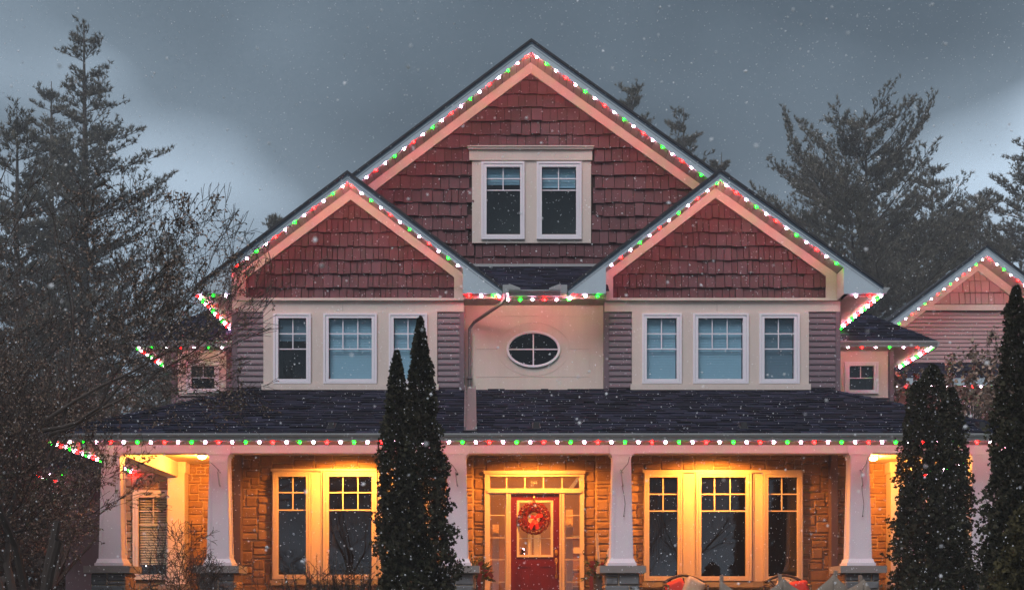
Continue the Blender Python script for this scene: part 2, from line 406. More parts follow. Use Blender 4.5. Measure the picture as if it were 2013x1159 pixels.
def rect(px0, px1, py0, py1, Y): return (X(px0, Y), X(px1, Y), Z(py1, Y), Z(py0, Y))
def ring(m, o, i, y0, y1):
    m.box(o[0], o[1], y0, y1, i[3], o[3]); m.box(o[0], o[1], y0, y1, o[2], i[2]); m.box(o[0], i[0], y0, y1, i[2], i[3]); m.box(i[1], o[1], y0, y1, i[2], i[3])
def window(fr, gl, vx, hy, Y, blind=None, par=None, glass='pane', fm='white', room=True, tw=.0095, proud=.05, name='window', slat=.030, bm=None):
    """frame and glass rectangles in pixels; vx verticals, hy horizontals"""
    par = par or H
    o, g = rect(*fr, Y), rect(*gl, Y); m = MB(); f = .4
    mid = tuple(o[i]+(g[i]-o[i])*f for i in range(4))
    ring(m, o, mid, Y-proud, Y+.02); ring(m, mid, tuple(mid[i]+(g[i]-mid[i])*.12 for i in range(4)), Y-proud+.022, Y+.02)
    md2 = tuple(mid[i]+(g[i]-mid[i])*.12 for i in range(4)); ring(m, md2, g, Y-proud+.010, Y+.04)
    wn = m.build(name, M[fm], par)
    boxp('pane', M[glass], wn, g[0]-.005, g[1]+.005, Y+.028, Y+.034, g[2]-.005, g[3]+.005)
    hz = [Z(h, Y) for h in hy]; zt = g[3]; zb = min(hz) if hz else g[2]
    for v in vx: boxp('muntin', M[fm], wn, X(v, Y)-tw, X(v, Y)+tw, Y+.012, Y+.024, zb, zt)
    for h in hz: boxp('muntin', M[fm], wn, g[0], g[1], Y+.010, Y+.0265, h-tw, h+tw)
    if room:
        r = MB(); d = .6; a = (g[0]-.02, g[1]+.02, g[2]-.02, g[3]+.02)
        r.box(a[0], a[1], Y+d, Y+d+.02, a[2], a[3]); r.box(a[0]-.02, a[0], Y+.05, Y+d, a[2], a[3]); r.box(a[1], a[1]+.02, Y+.05, Y+d, a[2], a[3])
        r.box(a[0], a[1], Y+.05, Y+d, a[2]-.02, a[2]); r.box(a[0], a[1], Y+.05, Y+d, a[3], a[3]+.02); r.build('reveal', M['dark'], wn)
    if blind is not None:
        m = MB(); z = g[3]-.01; zend = g[3]-(g[3]-g[2])*blind
        while z > zend:
            m.hexa([(g[0]+.01, Y+.075, z-.022), (g[1]-.01, Y+.075, z-.022), (g[1]-.01, Y+.079, z-.022), (g[0]+.01, Y+.079, z-.022)],
                   [(g[0]+.01, Y+.085, z+slat-(.022 if slat < .04 else .036)), (g[1]-.01, Y+.085, z+slat-(.022 if slat < .04 else .036)), (g[1]-.01, Y+.089, z+slat-(.022 if slat < .04 else .036)), (g[0]+.01, Y+.089, z+slat-(.022 if slat < .04 else .036))]); z -= slat
        m.box(g[0]+.01, g[1]-.01, Y+.07, Y+.1, z-.005, z+.015)
        tag(m.build('blind', M[bm] if bm else M['blindw'] if slat > .04 else M['blind'], wn), kind='stuff')
    return wn, o, g
def siding(x0, x1, z0, z1, Y, par=None, pitch=.108, m='siding'):
    z = z1-pitch; par = par or H
    while z > z0-.02:
        zb = max(z, z0)
        q = MB().hexa([(x0, Y-.024, zb+.006), (x1, Y-.024, zb+.006), (x1, Y-.022, zb+pitch*.32), (x0, Y-.022, zb+pitch*.32)], [(x0, Y, zb+.006), (x1, Y, zb+.006), (x1, Y, zb+pitch*.32), (x0, Y, zb+pitch*.32)])
        q.hexa([(x0, Y-.022, zb+pitch*.32), (x1, Y-.022, zb+pitch*.32), (x1, Y-.006, zb+pitch*.93), (x0, Y-.006, zb+pitch*.93)], [(x0, Y, zb+pitch*.32), (x1, Y, zb+pitch*.32), (x1, Y, zb+pitch*.93), (x0, Y, zb+pitch*.93)])
        q.build('siding_plank', M[m], par); z -= pitch
# ---- main body behind the bays
ZS = EYE+5.598            # eave soffit height of the upper floor
XL, XR = X(457, 0), X(1651, 0)
b = MB(); b.box(XL, XR, .55+.2, 10, GR-.3, ZS); b.box(XL, XR, .25, .55, Z(800, .2), ZS) 
# (body is built as hollow walls further down)
Yw0, Yf0 = 1.05, .42
A, L, R, RM = gable((1044.5, 79.5), (560, 444.6), (1500, 405.7), Yf0, Yw0, 10, .215, .20)
fl, ol = RM[0]; fr_, orr = RM[1]
zb = Z(530, Yw0)
def gabreg(A, RM, xl, xr, zb, k=.0):
    (f1, o1), (f2, o2) = RM
    return [(xl, zb), (xr, zb), (xr, f2(xr)+o2-k), (A[0], f1(A[0])+o1-k), (xl, f1(xl)+o1-k)]
xl, xr = X(590, Yw0), X(1475, Yw0)
regM = gabreg(A, RM, xl, xr, zb)
ht = rect(928, 1161.5, 292, 479, Yw0)
g1, g2 = rect(956.5, 1022.5, 329, 462, Yw0), rect(1065, 1132.5, 329, 462, Yw0)
polyholed(regM, [g1, g2], Yw0, Yw0+.1).build('gable_wall', M['shakeback'], H)
shake_field(gabreg(A, RM, xl, xr, Z(521, Yw0), .12), Yw0, .262, (.12, .24), Z(521, Yw0)-.11, [rect(930, 1160, 294, 477, Yw0)])
s_ = MB(); sr = rect(928, 1161.5, 312, 479, Yw0)
holed(sr[0], sr[1], sr[2], sr[3], [g1, g2], Yw0-.06, Yw0, s_); sur = s_.build('window_surround', M['cream'], H)
hd = rect(922.5, 1163.5, 291, 317.6, Yw0); hm = MB(); hm.box(hd[0], hd[1], Yw0-.09, Yw0-.0, hd[2], hd[3]-.06); hm.box(hd[0]-.02, hd[1]+.02, Yw0-.13, Yw0, hd[3]-.06, hd[3]-.02); hm.box(hd[0]-.035, hd[1]+.035, Yw0-.15, Yw0, hd[3]-.02, hd[3]); hm.build('window_header', M['cream'], sur)
window((946, 1031, 319, 471), (956.5, 1022.5, 329, 462), [989], [351, 373.6], Yw0-.05, .22)
window((1055, 1143, 319, 471), (1065, 1132.5, 329, 462), [1098], [351, 373.6], Yw0-.05, .28)
boxp('flashing_trim', M['gutter'], H, X(900, Yw0), X(1220, Yw0), Yw0-.06, Yw0, Z(525, Yw0), Z(520, Yw0))
# ---- the two projecting bays
BAY = [dict(A=(683, 338.5), L=(384, 563), R=(987, 566), wl=457, wr=912, ix0=484, ix1=893, tx0=518.5, tx1=859.5, hv=.17,
            win=[((538, 611.5, 616.5, 754), (547.5, 602.5, 625.5, 745), [575.5]), ((636, 741, 616.5, 754), (646.5, 731, 625.5, 745), [674, 703.3]), ((764.5, 840, 616.5, 754), (774, 830, 625.5, 745), [802])], bl=[.35, 1.0, 1.0]),
       dict(A=(1416, 335), L=(1116, 566), R=(1736, 562), wl=1188, wr=1651, ix0=1204.5, ix1=1622, tx0=1242, tx1=1589, hv=.17,
            win=[((1262, 1339.5, 616.5, 754), (1271, 1330, 625.5, 745), [1300.5]), ((1362, 1471, 616.5, 754), (1372, 1460, 625.5, 745), [1400.3, 1429.8]), ((1492, 1571, 616.5, 754), (1502, 1560.5, 625.5, 745), [1530.5])], bl=[1.0, 1.0, .97])]
Yf1 = -.6
zgb = Z(587, 0); zbot = Z(790, 0)
for bi, B in enumerate(BAY):
    pl, pr = (X(455, Yf1), X(910, Yf1)) if bi == 0 else (X(1191, Yf1), X(1659, Yf1))
    A, L, R, RM = gable(B['A'], B['L'], B['R'], Yf1, 0, 9.9, B['hv'], .185, (pl, pr), pitch=.128)
    B['E'] = (L, R); B['RM'] = RM
    xa, xb = X(B['wl'], 0), X(B['wr'], 0); B['xa'], B['xb'] = xa, xb
    reg = gabreg(A, RM, xa, xb, Z(592, 0))
    MB().prism(reg, 0, .2).build('gable_wall', M['shakeback'], H)
    ia, ib = X(B['ix0'], 0), X(B['ix1'], 0)
    shake_field(gabreg(A, RM, ia-.02, ib+.02, zgb, .12), 0, .255, (.085, .19), zgb-.055, bonus=1.4)
    # corner pieces of the rake trim, sill moulding and frieze
    (f1, o1), (f2, o2) = RM
    MB().prism([(xa-.02, zgb), (ia, zgb), (ia, f1(ia)+o1-.17), (xa-.02, f1(xa)+o1-.17)], -.077, 0).build('rake_trim', M['cream'], H)
    MB().prism([(ib, zgb), (xb+.01, zgb), (xb+.01, f2(xb)+o2-.17), (ib, f2(ib)+o2-.17)], -.077, 0).build('rake_trim', M['cream'], H)
    for hx in (1, 2): pass
    zf0, zf1 = Z(613, 0), Z(592.3, 0)
    m = MB(); m.box(xa-.01, xb+.01, -.095, 0, zf1, zf1+.018); m.box(xa, xb, -.081, 0, zf1+.018, zgb); m.build('band_moulding', M['cream'], H)
    xm = (xa+xb)/2-.1
    boxp('frieze_board', M['cream'], H, xa, xm-.002, -.035, 0, zf0, zf1); boxp('frieze_board', M['cream'], H, xm+.002, xb, -.035, 0, zf0, zf1)
    # walls with openings
    gls = [rect(*w_[1], 0) for w_ in B['win']]
    holed(xa, xb, zbot-.6, Z(592, 0), gls, 0, .15).build('wall', M['siding'], H)
    tr = rect(B['tx0'], B['tx1'], 613, 767, 0)
    sur = holed(tr[0], tr[1], tr[2], tr[3], gls, -.045, 0).build('window_surround', M['cream'], H)
    boxp('sill', M['cream'], sur, tr[0]-.03, tr[1]+.03, -.085, -.046, tr[2], Z(755.5, 0))
    for w_ in zip(B['win'], B['bl']): window(w_[0][0], w_[0][1], w_[0][2], [655.4, 685.4], -.035, w_[1], bm='blind_dim' if w_[1] in (.97, .35) else None)
    siding(xa+.08, tr[0]-.004, Z(768, 0), zf0-.004, 0); siding(tr[1]+.004, xb-.08, Z(768, 0), zf0-.004, 0)
    m = MB(); m.box(xa, xa+.085, -.032, 0, zbot, zf0-.003); m.box(xa-.005, xa, -.032, .22, zbot, ZS-.02)
    m.build('corner_board', M['corner'], H)
    m = MB(); m.box(xb-.085, xb, -.032, 0, zbot, zf0-.003); m.box(xb, xb+.005, -.032, .22, zbot, ZS-.02)
    m.build('corner_board', M['corner'], H)
    boxp('flashing', M['black'], H, xa+.01, xb-.01, -.05, -.001, Z(779, 0), Z(768.5, 0))
    # boxed eave ends
    for side, E, x0, f in ((-1, L, pl, f1), (1, R, pr, f2)):
        zt = f(x0)-B['hv']+.02; xe = E[0]-side*.005; ze = ZS
        xm_ = x0
        poly = [(x0, ze), (x0, f(x0)-.03), (xe, f(xe)-.03), (xe, ze)]
        if side > 0: poly = poly[::-1]
        MB().prism(poly, Yf1-.004, Yf1+.024).build('eave_return', M['fascia'], H)
        boxp('eave_return_side', M['cream'], H, x0, x0+side*.02, Yf1+.025, -.0, ze, f(x0)-.2+.04)
    # soffits below the eaves, running back
    for side, E, x0 in ((-1, L, xa-.006), (1, R, xb+.006)):
        inner = (bi == 0 and side == 1) or (bi == 1 and side == -1)
        yend = .2 if inner else 6.5; y = Yf1+.03
        xo = E[0]-side*.02
        while y < yend-.02:
            y2 = min(y+.128, yend)
            boxp('soffit_panel', M['soffit'], H, x0, xo, y+.003, y2-.003, ZS-.012, ZS); y = y2
        boxp('soffit_backing', M['black'], H, x0, xo, Yf1+.03, yend, ZS+.001, ZS+.01)
        if not inner:
            xe = E[0]; zt = E[1]
            boxp('fascia', M['fascia'], H, xe-.02*(side > 0), xe+.02*(side < 0), Yf1+.025, 6.5, ZS-.015, zt-.02)
            s = side
            pr_ = [(xe, ZS+.01), (xe+s*.07, ZS+.015), (xe+s*.085, ZS+.06), (xe+s*.12, ZS+.09), (xe+s*.12, ZS+.115), (xe, ZS+.115)]
            if s < 0: pr_ = pr_[::-1]
            MB().prism(pr_, Yf1-.0, 6.5).build('gutter', M['gutter'], H)
# hollow house body: side and back walls
m = MB(); m.box(XL, XL+.12, .15, 10, GR-.3, ZS); m.box(XR-.12, XR, .15, 10, GR-.3, ZS); m.box(XL, XR, 9.9, 10, GR-.3, ZS+.02); m.build('wall', M['siding'], H)
boxp('ceiling_deck', M['dark'], H, XL, XR, .3, 9.9, ZS+.02, ZS+.06)
# back gable end so the roof is closed
MB().prism([(XL, ZS), (XR, ZS), (X(1044.5, Yf0), Z(79.5, Yf0)-.25)], 9.8, 9.85).build('gable_wall', M['siding'], H)
# ---- centre bay with oval window
xa, xb = BAY[0]['xb'], BAY[1]['xa']; Yc = .2
zc0, zc1 = Z(765, Yc), Z(600, Yc)
ocx, ocz = X(1048.4, Yc), Z(686.5, Yc); rx, rz = 50*(25.2/F), 33*(25.2/F)
def ell(r1, r2, n=40): return [(ocx+r1*math.cos(2*math.pi*i/n), ocz+r2*math.sin(2*math.pi*i/n)) for i in range(n)]
def ellring(m, a, b, y0, y1):
    n = len(a); bi_ = len(m.v)
    m.v += [(x, y0, z) for x, z in a]+[(x, y0, z) for x, z in b]+[(x, y1, z) for x, z in a]+[(x, y1, z) for x, z in b]
    for i in range(n):
        j = (i+1) % n
        m.f += [(bi_+i, bi_+n+i, bi_+n+j, bi_+j), (bi_+2*n+i, bi_+2*n+j, bi_+3*n+j, bi_+3*n+i), (bi_+i, bi_+j, bi_+2*n+j, bi_+2*n+i), (bi_+n+i, bi_+3*n+i, bi_+3*n+j, bi_+n+j)]
    return m
# panel wall around the oval: rectangle matched to the ellipse point by point
n = 40; sq = []
for i in range(n):
    a_ = 2*math.pi*i/n; c_, s__ = math.cos(a_), math.sin(a_); k = 1/max(abs(c_), abs(s__)); sq.append((ocx+c_*k*.75, ocz+s__*k*.62))
m = MB(); ellring(m, sq, ell(rx, rz), Yc, Yc+.06)
holed(xa-.01, xb+.01, zc0-.5, ZS+.02, [(ocx-.75, ocx+.75, ocz-.62, ocz+.62)], Yc, Yc+.06, m); m.build('wall', M['panel'], H)
# applied boards leaving thin recessed joints
m = MB(); pt = .012
gx0, gx1 = X(936, Yc), X(1159, Yc); gz1, gz0, gm = Z(621.5, Yc), Z(741, Yc), Z(695, Yc)
orx, orz = 70*(25.2/F), 52*(25.2/F); g_ = .006
y0, y1 = Yc-pt, Yc-.0005
m.box(xa, xb, y0, y1, gz1+g_, ZS-.02); m.box(xa, xb, y0, y1, zc0-.02, gz0-g_); m.box(xa, gx0-g_, y0, y1, gz0-g_, gz1+g_); m.box(gx1+g_, xb, y0, y1, gz0-g_, gz1+g_)
fl_ = m.build('panel_border', M['panel'], H)
for sgn in (1, -1):
    pts = [(ocx+(orx+g_)*math.cos(t), ocz+(orz+g_)*math.sin(t)) for t in np.linspace(0, math.pi, 21)]
    m = MB(); zz = gz1-.0 if sgn > 0 else gz0
    for i in range(20):
        (xa_, za_), (xb_, zb_) = pts[i], pts[i+1]
        za_ = ocz+(za_-ocz)*sgn; zb_ = ocz+(zb_-ocz)*sgn
        q = [(xa_, za_), (xb_, zb_), (xb_, zz), (xa_, zz)]; m.prism(q, y0, y1)
    m.box(gx0, ocx-orx-g_, y0, y1, min(zz, ocz+.004*sgn), max(zz, ocz+.004*sgn)); m.box(ocx+orx+g_, gx1, y0, y1, min(zz, ocz+.004*sgn), max(zz, ocz+.004*sgn)); m.build('wall_panel', M['panel'], H)
m = MB(); ellring(m, ell(orx, orz), ell(rx+.02, rz+.02), y0, y1); m.build('oval_casing', M['panel'], H)
m = MB(); ellring(m, ell(rx+.028, rz+.028), ell(rx+.008, rz+.008), Yc-.05, Yc-.012); ellring(m, ell(rx+.008, rz+.008), ell(rx-.016, rz-.016), Yc-.045, Yc+.02)
ow = m.build('oval_window', M['white'], H)
MB().prism(ell(rx-.02, rz-.02), Yc+.005, Yc+.011).build('pane', M['paned'], ow)
boxp('muntin', M['white'], ow, ocx-.012, ocx+.012, Yc-.02, Yc-.002, ocz-rz+.02, ocz+rz-.02); boxp('muntin', M['white'], ow, ocx-rx+.02, ocx+rx-.02, Yc-.023, Yc-.004, ocz-.011, ocz+.011)
m = MB(); m.box(ocx-.6, ocx+.6, Yc+.5, Yc+.52, ocz-.5, ocz+.5); m.build('reveal', M['dark'], ow)
y = -.34
yy = []
x = xa-.002
while x < xb-.01:
    x2 = min(x+.128, xb+.002); boxp('soffit_panel', M['soffit'], H, x+.003, x2-.003, -.34, Yc, ZS-.034, ZS-.022); x = x2
boxp('frieze_board', M['cream'], H, xa, xb, -.365, -.341, ZS-.03, ZS+.1)
# centre gutter, splash guards, roof between the gables
gx0, gx1 = X(1000, -.45), X(1102, -.45); gz = Z(570, -.45)
pr_ = [(-.366, gz), (-.366, gz-.1), (-.43, gz-.1), (-.455, gz-.055), (-.49, gz-.02), (-.49, gz)]
def xprism(m, prof, x0, x1):
    n = len(prof); m.add([(x0, y_, z_) for y_, z_ in prof]+[(x1, y_, z_) for y_, z_ in prof], [tuple(range(n)), tuple(range(2*n-1, n-1, -1))]+[(i, i+n, (i+1) % n+n, (i+1) % n) for i in range(n)]); return m
xprism(MB(), pr_, gx0, gx1).build('gutter', M['gutter'], H)
m = MB(); m.hexa([(gx0+.0, -.5, gz), (gx0+.21, -.5, gz), (gx0+.21, -.5, gz+.03), (gx0+.0, -.5, gz+.11)], [(gx0+.0, -.485, gz), (gx0+.21, -.485, gz), (gx0+.21, -.485, gz+.03), (gx0+.0, -.485, gz+.11)])
m.box(gx0-.11, gx0, -.66, -.37, gz-.1, gz+.05); m.build('splash_guard', M['gutter'], H); m = MB()
m.hexa([(gx1-.21, -.5, gz), (gx1, -.5, gz), (gx1, -.5, gz+.11), (gx1-.21, -.5, gz+.03)], [(gx1-.21, -.485, gz), (gx1, -.485, gz), (gx1, -.485, gz+.11), (gx1-.21, -.485, gz+.03)])
m.box(gx1, gx1+.11, -.66, -.37, gz-.1, gz+.05); m.build('splash_guard', M['gutter'], H)
y0_, z0_ = -.42, gz-.01; y1_, z1_ = Yw0, Z(524, Yw0)
ln = math.hypot(y1_-y0_, z1_-z0_); V = (0, (y1_-y0_)/ln, (z1_-z0_)/ln); Nn = (0, -V[2], V[1])
tb_ = tabs((X(940, .2), y0_, z0_), (1, 0, 0), V, Nn, [(0, 0), (2.4, 0), (2.4, ln), (0, ln)], .14, (.15, .4), .014, .004, jit=.0, gap=.004, over=.02, tj=.5)
put(tb_, 'asphalt_shingles', M['asphalt'], H)
xprism(MB(), [(y0_, z0_), (y1_, z1_), (y1_, z1_-.05), (y0_, z0_-.05)], X(930, .2), X(1180, .2)).build('roof', M['asphalt_edge'], H)
# downspout
def pt(px, py, Y): return (X(px, Y), Y, Z(py, Y))
m = MB(); m.tube([pt(994, 572, -.5), pt(993, 586, -.48), pt(986, 596, -.44), pt(932, 633, .08), pt(923, 646, .13), pt(923, 765, .13)], .032, 8); dsp = m.build('downspout', M['spout'], H)
m = MB(); m.tube([pt(923, 757, .13), pt(923, 762, .13), pt(925, 768, .05)], .046, 8); m.build('downspout_shoe', M['gutter'], dsp)
for zz in (742,): boxp('downspout_strap', M['spout'], dsp, X(918, .13), X(928, .13), .08, .2, Z(zz+2, .13), Z(zz-2, .13))
# ------------------------------------------------------------------ porch
ZPS = EYE+2.687; ZB = EYE+2.549; ZC = EYE+2.85; FL = EYE-.35
YG, YB = -2.75, -2.1
exl, exr = X(88, YG), 8.9
zg = EYE+2.79; slope = (EYE+3.943-zg)/2.8
ye = -2.8; ln = 2.8/math.cos(math.atan(slope)); V = Vector((0, 2.8, 2.8*slope)).normalized(); Nn = Vector((0, -V.z, V.y))
hipx = 2.8
reg = [(0, 0), (exr-exl, 0), (exr-exl-hipx, ln), (hipx, ln)]
put(tabs((exl, ye, zg), (1, 0, 0), V, Nn, reg, .158, (.12, .42), .02, .004, jit=.0, gap=.004, over=.02, tj=.65), 'asphalt_shingles', M['asphalt'], H)
ztop = zg+2.8*slope
rb = MB()      # roof deck: front slope and two side slopes
rb.hexa([(exl, ye, zg), (exr, ye, zg), (exr-hipx, 0, ztop), (exl+hipx, 0, ztop)], [(exl, ye, zg-.03), (exr, ye, zg-.03), (exr-hipx, 0, ztop-.03), (exl+hipx, 0, ztop-.03)]); rb.build('roof', M['asphalt_edge'], H)
YE2 = 6.0
for side, xe in ((-1, exl), (1, exr)):
    wd = hipx+.15; s = -side
    m = MB().hexa([(xe, ye, zg), (xe, YE2, zg), (xe+s*wd, YE2, zg+wd*slope), (xe+s*wd, ye+wd, zg+wd*slope)], [(xe, ye, zg-.03), (xe, YE2, zg-.03), (xe+s*wd, YE2, zg+wd*slope-.03), (xe+s*wd, ye+wd, zg+wd*slope-.03)])
    m.build('roof', M['asphalt_edge'], H)
    Vs = Vector((s*1, 0, slope)).normalized(); U = Vector((0, -s, 0)); Ns = U.cross(Vs)
    L_ = YE2-ye; lv = math.hypot(wd, wd*slope)
    if s > 0: O = (xe, YE2, zg); regs = [(0, 0), (L_, 0), (L_-wd, lv), (0, lv)]
    else: O = (xe, ye, zg); regs = [(0, 0), (L_, 0), (L_, lv), (wd, lv)]
    if Ns.z < 0: Ns = -Ns
    put(tabs(O, U, Vs, Ns, regs, .158, (.12, .42), .02, .004, jit=0, gap=.004, over=.02, tj=.65), 'asphalt_shingles', M['asphalt'], H)
    # hip caps
    hc = []; hd_ = Vector((s*hipx, 2.8, 2.8*slope)); L3 = hd_.length; hd_.normalize(); k = 0
    while k < L3-.1:
        p0 = Vector((xe, ye, zg))+hd_*k; p1 = p0+hd_*.26; wv = Vector((hd_.y, -hd_.x, 0)).normalized()*.12
        up = Vector((0, 0, 1)); dr = Vector((0, 0, -.045))
        a = [p0+up*.045, p0+wv+dr+up*.05, p1+wv+dr+up*.035, p1+up*.028]; b2 = [q-up*.02 for q in a]
        a3 = [p0+up*.045, p1+up*.028, p1-wv+dr+up*.035, p0-wv+dr+up*.05]; b3 = [q-up*.02 for q in a3]
        mm = MB(); mm.hexa(a, b2); mm.hexa(a3, b3); hc.append((mm.v, mm.f, 1)); k += .16
    put(hc, 'hip_cap', M['asphalt'], H)
# gutter with profile, fascia, soffit, beam
def gprof(z): return [(0, z), (0, z-.115), (-.075, z-.115), (-.09, z-.075), (-.11, z-.05), (-.125, z-.02), (-.125, z)]
m = MB(); xprism(m, [(YG+a_, b_) for a_, b_ in gprof(zg+.0)], exl-.0, exr+.0); m.build('gutter', M['gutter'], H)
boxp('fascia', M['fascia'], H, exl+.03, exr-.03, YG+.001, YG+.025, ZPS-.0, zg-.03)
for side, xe in ((-1, exl), (1, exr)):
    m = MB().prism([(xe+a_*-side*1.0, b_) for a_, b_ in gprof(zg)][::side], YG+.002, YE2); m.build('gutter', M['gutter'], H)
    boxp('fascia', M['fascia'], H, xe-side*.001, xe-side*.025, YG+.03, YE2, ZPS, zg-.03)
x = exl+.03
while x < exr-.04:
    x2 = min(x+.3, exr-.03); boxp('soffit_panel', M['soffit'], H, x+.003, x2-.003, YG+.026, YB+.02, ZPS-.0, ZPS+.01); x = x2
for side, xe, bx in ((-1, exl, -6.72), (1, exr, 8.34)):
    x0_, x1_ = sorted((xe-side*.026, bx+.0)); y = YB+.03
    while y < YE2: boxp('soffit_panel', M['soffit'], H, x0_, x1_, y+.003, min(y+.3, YE2)-.003, ZPS, ZPS+.01); y += .3
CX = [X(218, YB), X(430, YB), X(898, YB), X(1222, YB), X(1690, YB), 8.2]
bxl, bxr = CX[0]-.14, CX[-1]+.14
boxp('porch_beam', M['column'], H, bxl, bxr, YB-.0, YB+.26, ZB, ZPS-.002)
boxp('porch_beam', M['column'], H, bxl, bxl+.26, YB+.262, 2.55, ZB, ZC); boxp('porch_beam', M['column'], H, bxr-.26, bxr, YB+.262, 2.55, ZB, ZC)
boxp('porch_beam', M['column'], H, bxl, bxr, YB+.0, YB+.262, ZPS-.001, ZC)
YS = .4; YWG = 2.55
boxp('porch_ceiling', M['ceiling'], H, bxl+.261, bxr-.261, YB+.263, YWG, ZC, ZC+.03)
boxp('crown_moulding', M['ceiling'], H, X(452, YS), X(1660, YS), YS-.06, YS-.031, ZC-.07, ZC)
# floor and steps
boxp('porch_floor', M['floor'], H, bxl-.25, bxr+.25, YB-.45, 3.9, FL-.12, FL)
boxp('porch_skirt', M['pedstone'], H, bxl-.15, bxr+.15, YB-.32, 3.85, GR-.3, FL-.121)
for i in range(3): boxp('step', M['slab'], H, -.1, 1.5, YB-.45-.32*(i+1), YB-.45-.32*i-.002, GR-.2, FL-.16*(i+1))
# columns
ped_st = []
for i, cx in enumerate(CX):
    zc = EYE+.635; zt = ZB
    wt, wb = .145, .183; cy = YB+.13
    zt2 = zt-.03
    m = MB(); m.hexa([(cx-wb, cy-wb, zc+.12), (cx+wb, cy-wb, zc+.12), (cx+wb, cy+wb, zc+.12), (cx-wb, cy+wb, zc+.12)], [(cx-wt, cy-wt, zt2-.06), (cx+wt, cy-wt, zt2-.06), (cx+wt, cy+wt, zt2-.06), (cx-wt, cy+wt, zt2-.06)])
    col = m.build('column', M['column'], H)
    # raised edge boards on the front and the sides: a recessed panel look
    m = MB(); e = .045; p_ = .012
    def sd(fx, fy):
        def P(u, v):  # u in -1..1 across, v 0..1 up
            wv = wb+(wt-wb)*v; z_ = zc+.12+(zt2-.06-zc-.12)*v; ww = wv*u if abs(u) < 1.01 else wv
            return (cx+fx*(wv+p_)+(0 if fx else u*wv), cy+fy*(wv+p_)+(0 if fy else u*wv), z_), (cx+fx*(wv+.0005)+(0 if fx else u*wv), cy+fy*(wv+.0005)+(0 if fy else u*wv), z_)
        for (u0, u1, v0, v1) in ((-1, -.74, 0, 1), (.74, 1, 0, 1), (-.74, .74, .955, 1), (-.74, .74, 0, .045)):
            q = [P(u0, v0), P(u1, v0), P(u1, v1), P(u0, v1)]; m.hexa([k_[0] for k_ in q], [k_[1] for k_ in q])
    sd(0, -1); sd(1, 0); sd(-1, 0); sd(0, 1); m.build('panel_moulding', M['column'], col)
    m = MB(); m.box(cx-.2, cx+.2, cy-.2, cy+.2, zt-.001-.0, zt-.03+.0); m.box(cx-.175, cx+.175, cy-.175, cy+.175, zt-.03, zt-.06); m.box(cx-.16, cx+.16, cy-.16, cy+.16, zt-.06, zt-.10); m.build('capital', M['column'], col)
    boxp('head_block', M['column'], col, cx-.205, cx+.205, YB-.035, YB-.001, ZB-.0+.003, ZPS-.004)
    m = MB(); m.box(cx-.245, cx+.245, cy-.245, cy+.245, zc, zc+.05); m.hexa([(cx-.23, cy-.23, zc+.05), (cx+.23, cy-.23, zc+.05), (cx+.23, cy+.23, zc+.05), (cx-.23, cy+.23, zc+.05)], [(cx-.205, cy-.205, zc+.12), (cx+.205, cy-.205, zc+.12), (cx+.205, cy+.205, zc+.12), (cx-.205, cy+.205, zc+.12)]); m.build('plinth', M['column'], col)
    ped = boxp('pedestal', M['mortar'], H, cx-.285, cx+.285, cy-.285, cy+.285, FL-.1, zc-.125)
    boxp('coping', M['slab'], ped, cx-.39, cx+.39, cy-.39, cy+.39, zc-.122, zc-.001)
    ped_st.append((ped, cx, cy, zc))
    # metal light bracket screwed on the shaft with a loose wire
    if i in (1, 2, 3, 4):
        dx = .0 if i in (2, 3) else .02; yb = cy-wt-.03; z1_ = Z(925, YB); z2_ = Z(955, YB)
        m = MB(); m.tube([(cx+dx-.01, yb-.01, z1_), (cx+dx-.02, yb-.05, z1_-.03), (cx+dx+.01, yb-.05, z2_+.02), (cx+dx+.015, yb-.012, z2_)], .012, 5); m.tube([(cx+dx-.03, yb, z1_+.02), (cx+dx+.02, yb, z1_-.04)], .010, 5)
        m.build('wall_bracket', M['gutter'], col)
        m = MB(); sg = -1 if i in (1, 2) else 1
        if i in (1, 2): m.tube([(cx+dx, yb-.01, z1_+.0), (cx-.08, yb-.01, z1_+.10), (cx-.17, yb+.04, z1_+.17)], .0045, 4)
        else:
            m.tube([(cx+dx, yb-.01, z2_), (cx+.03, yb-.012, z2_-.12), (cx+.055, yb-.012, z2_-.3), (cx+.03, yb-.03, z2_-.5)], .0045, 4); m.ball((cx+.03, yb-.03, z2_-.51), .013)
            m.tube([(cx+dx, yb-.01, z1_+.0), (cx+.1, yb-.01, z1_+.12), (cx+.15, yb+.03, z1_+.3)], .0045, 4)
        m.build('wire', M['black'], col)
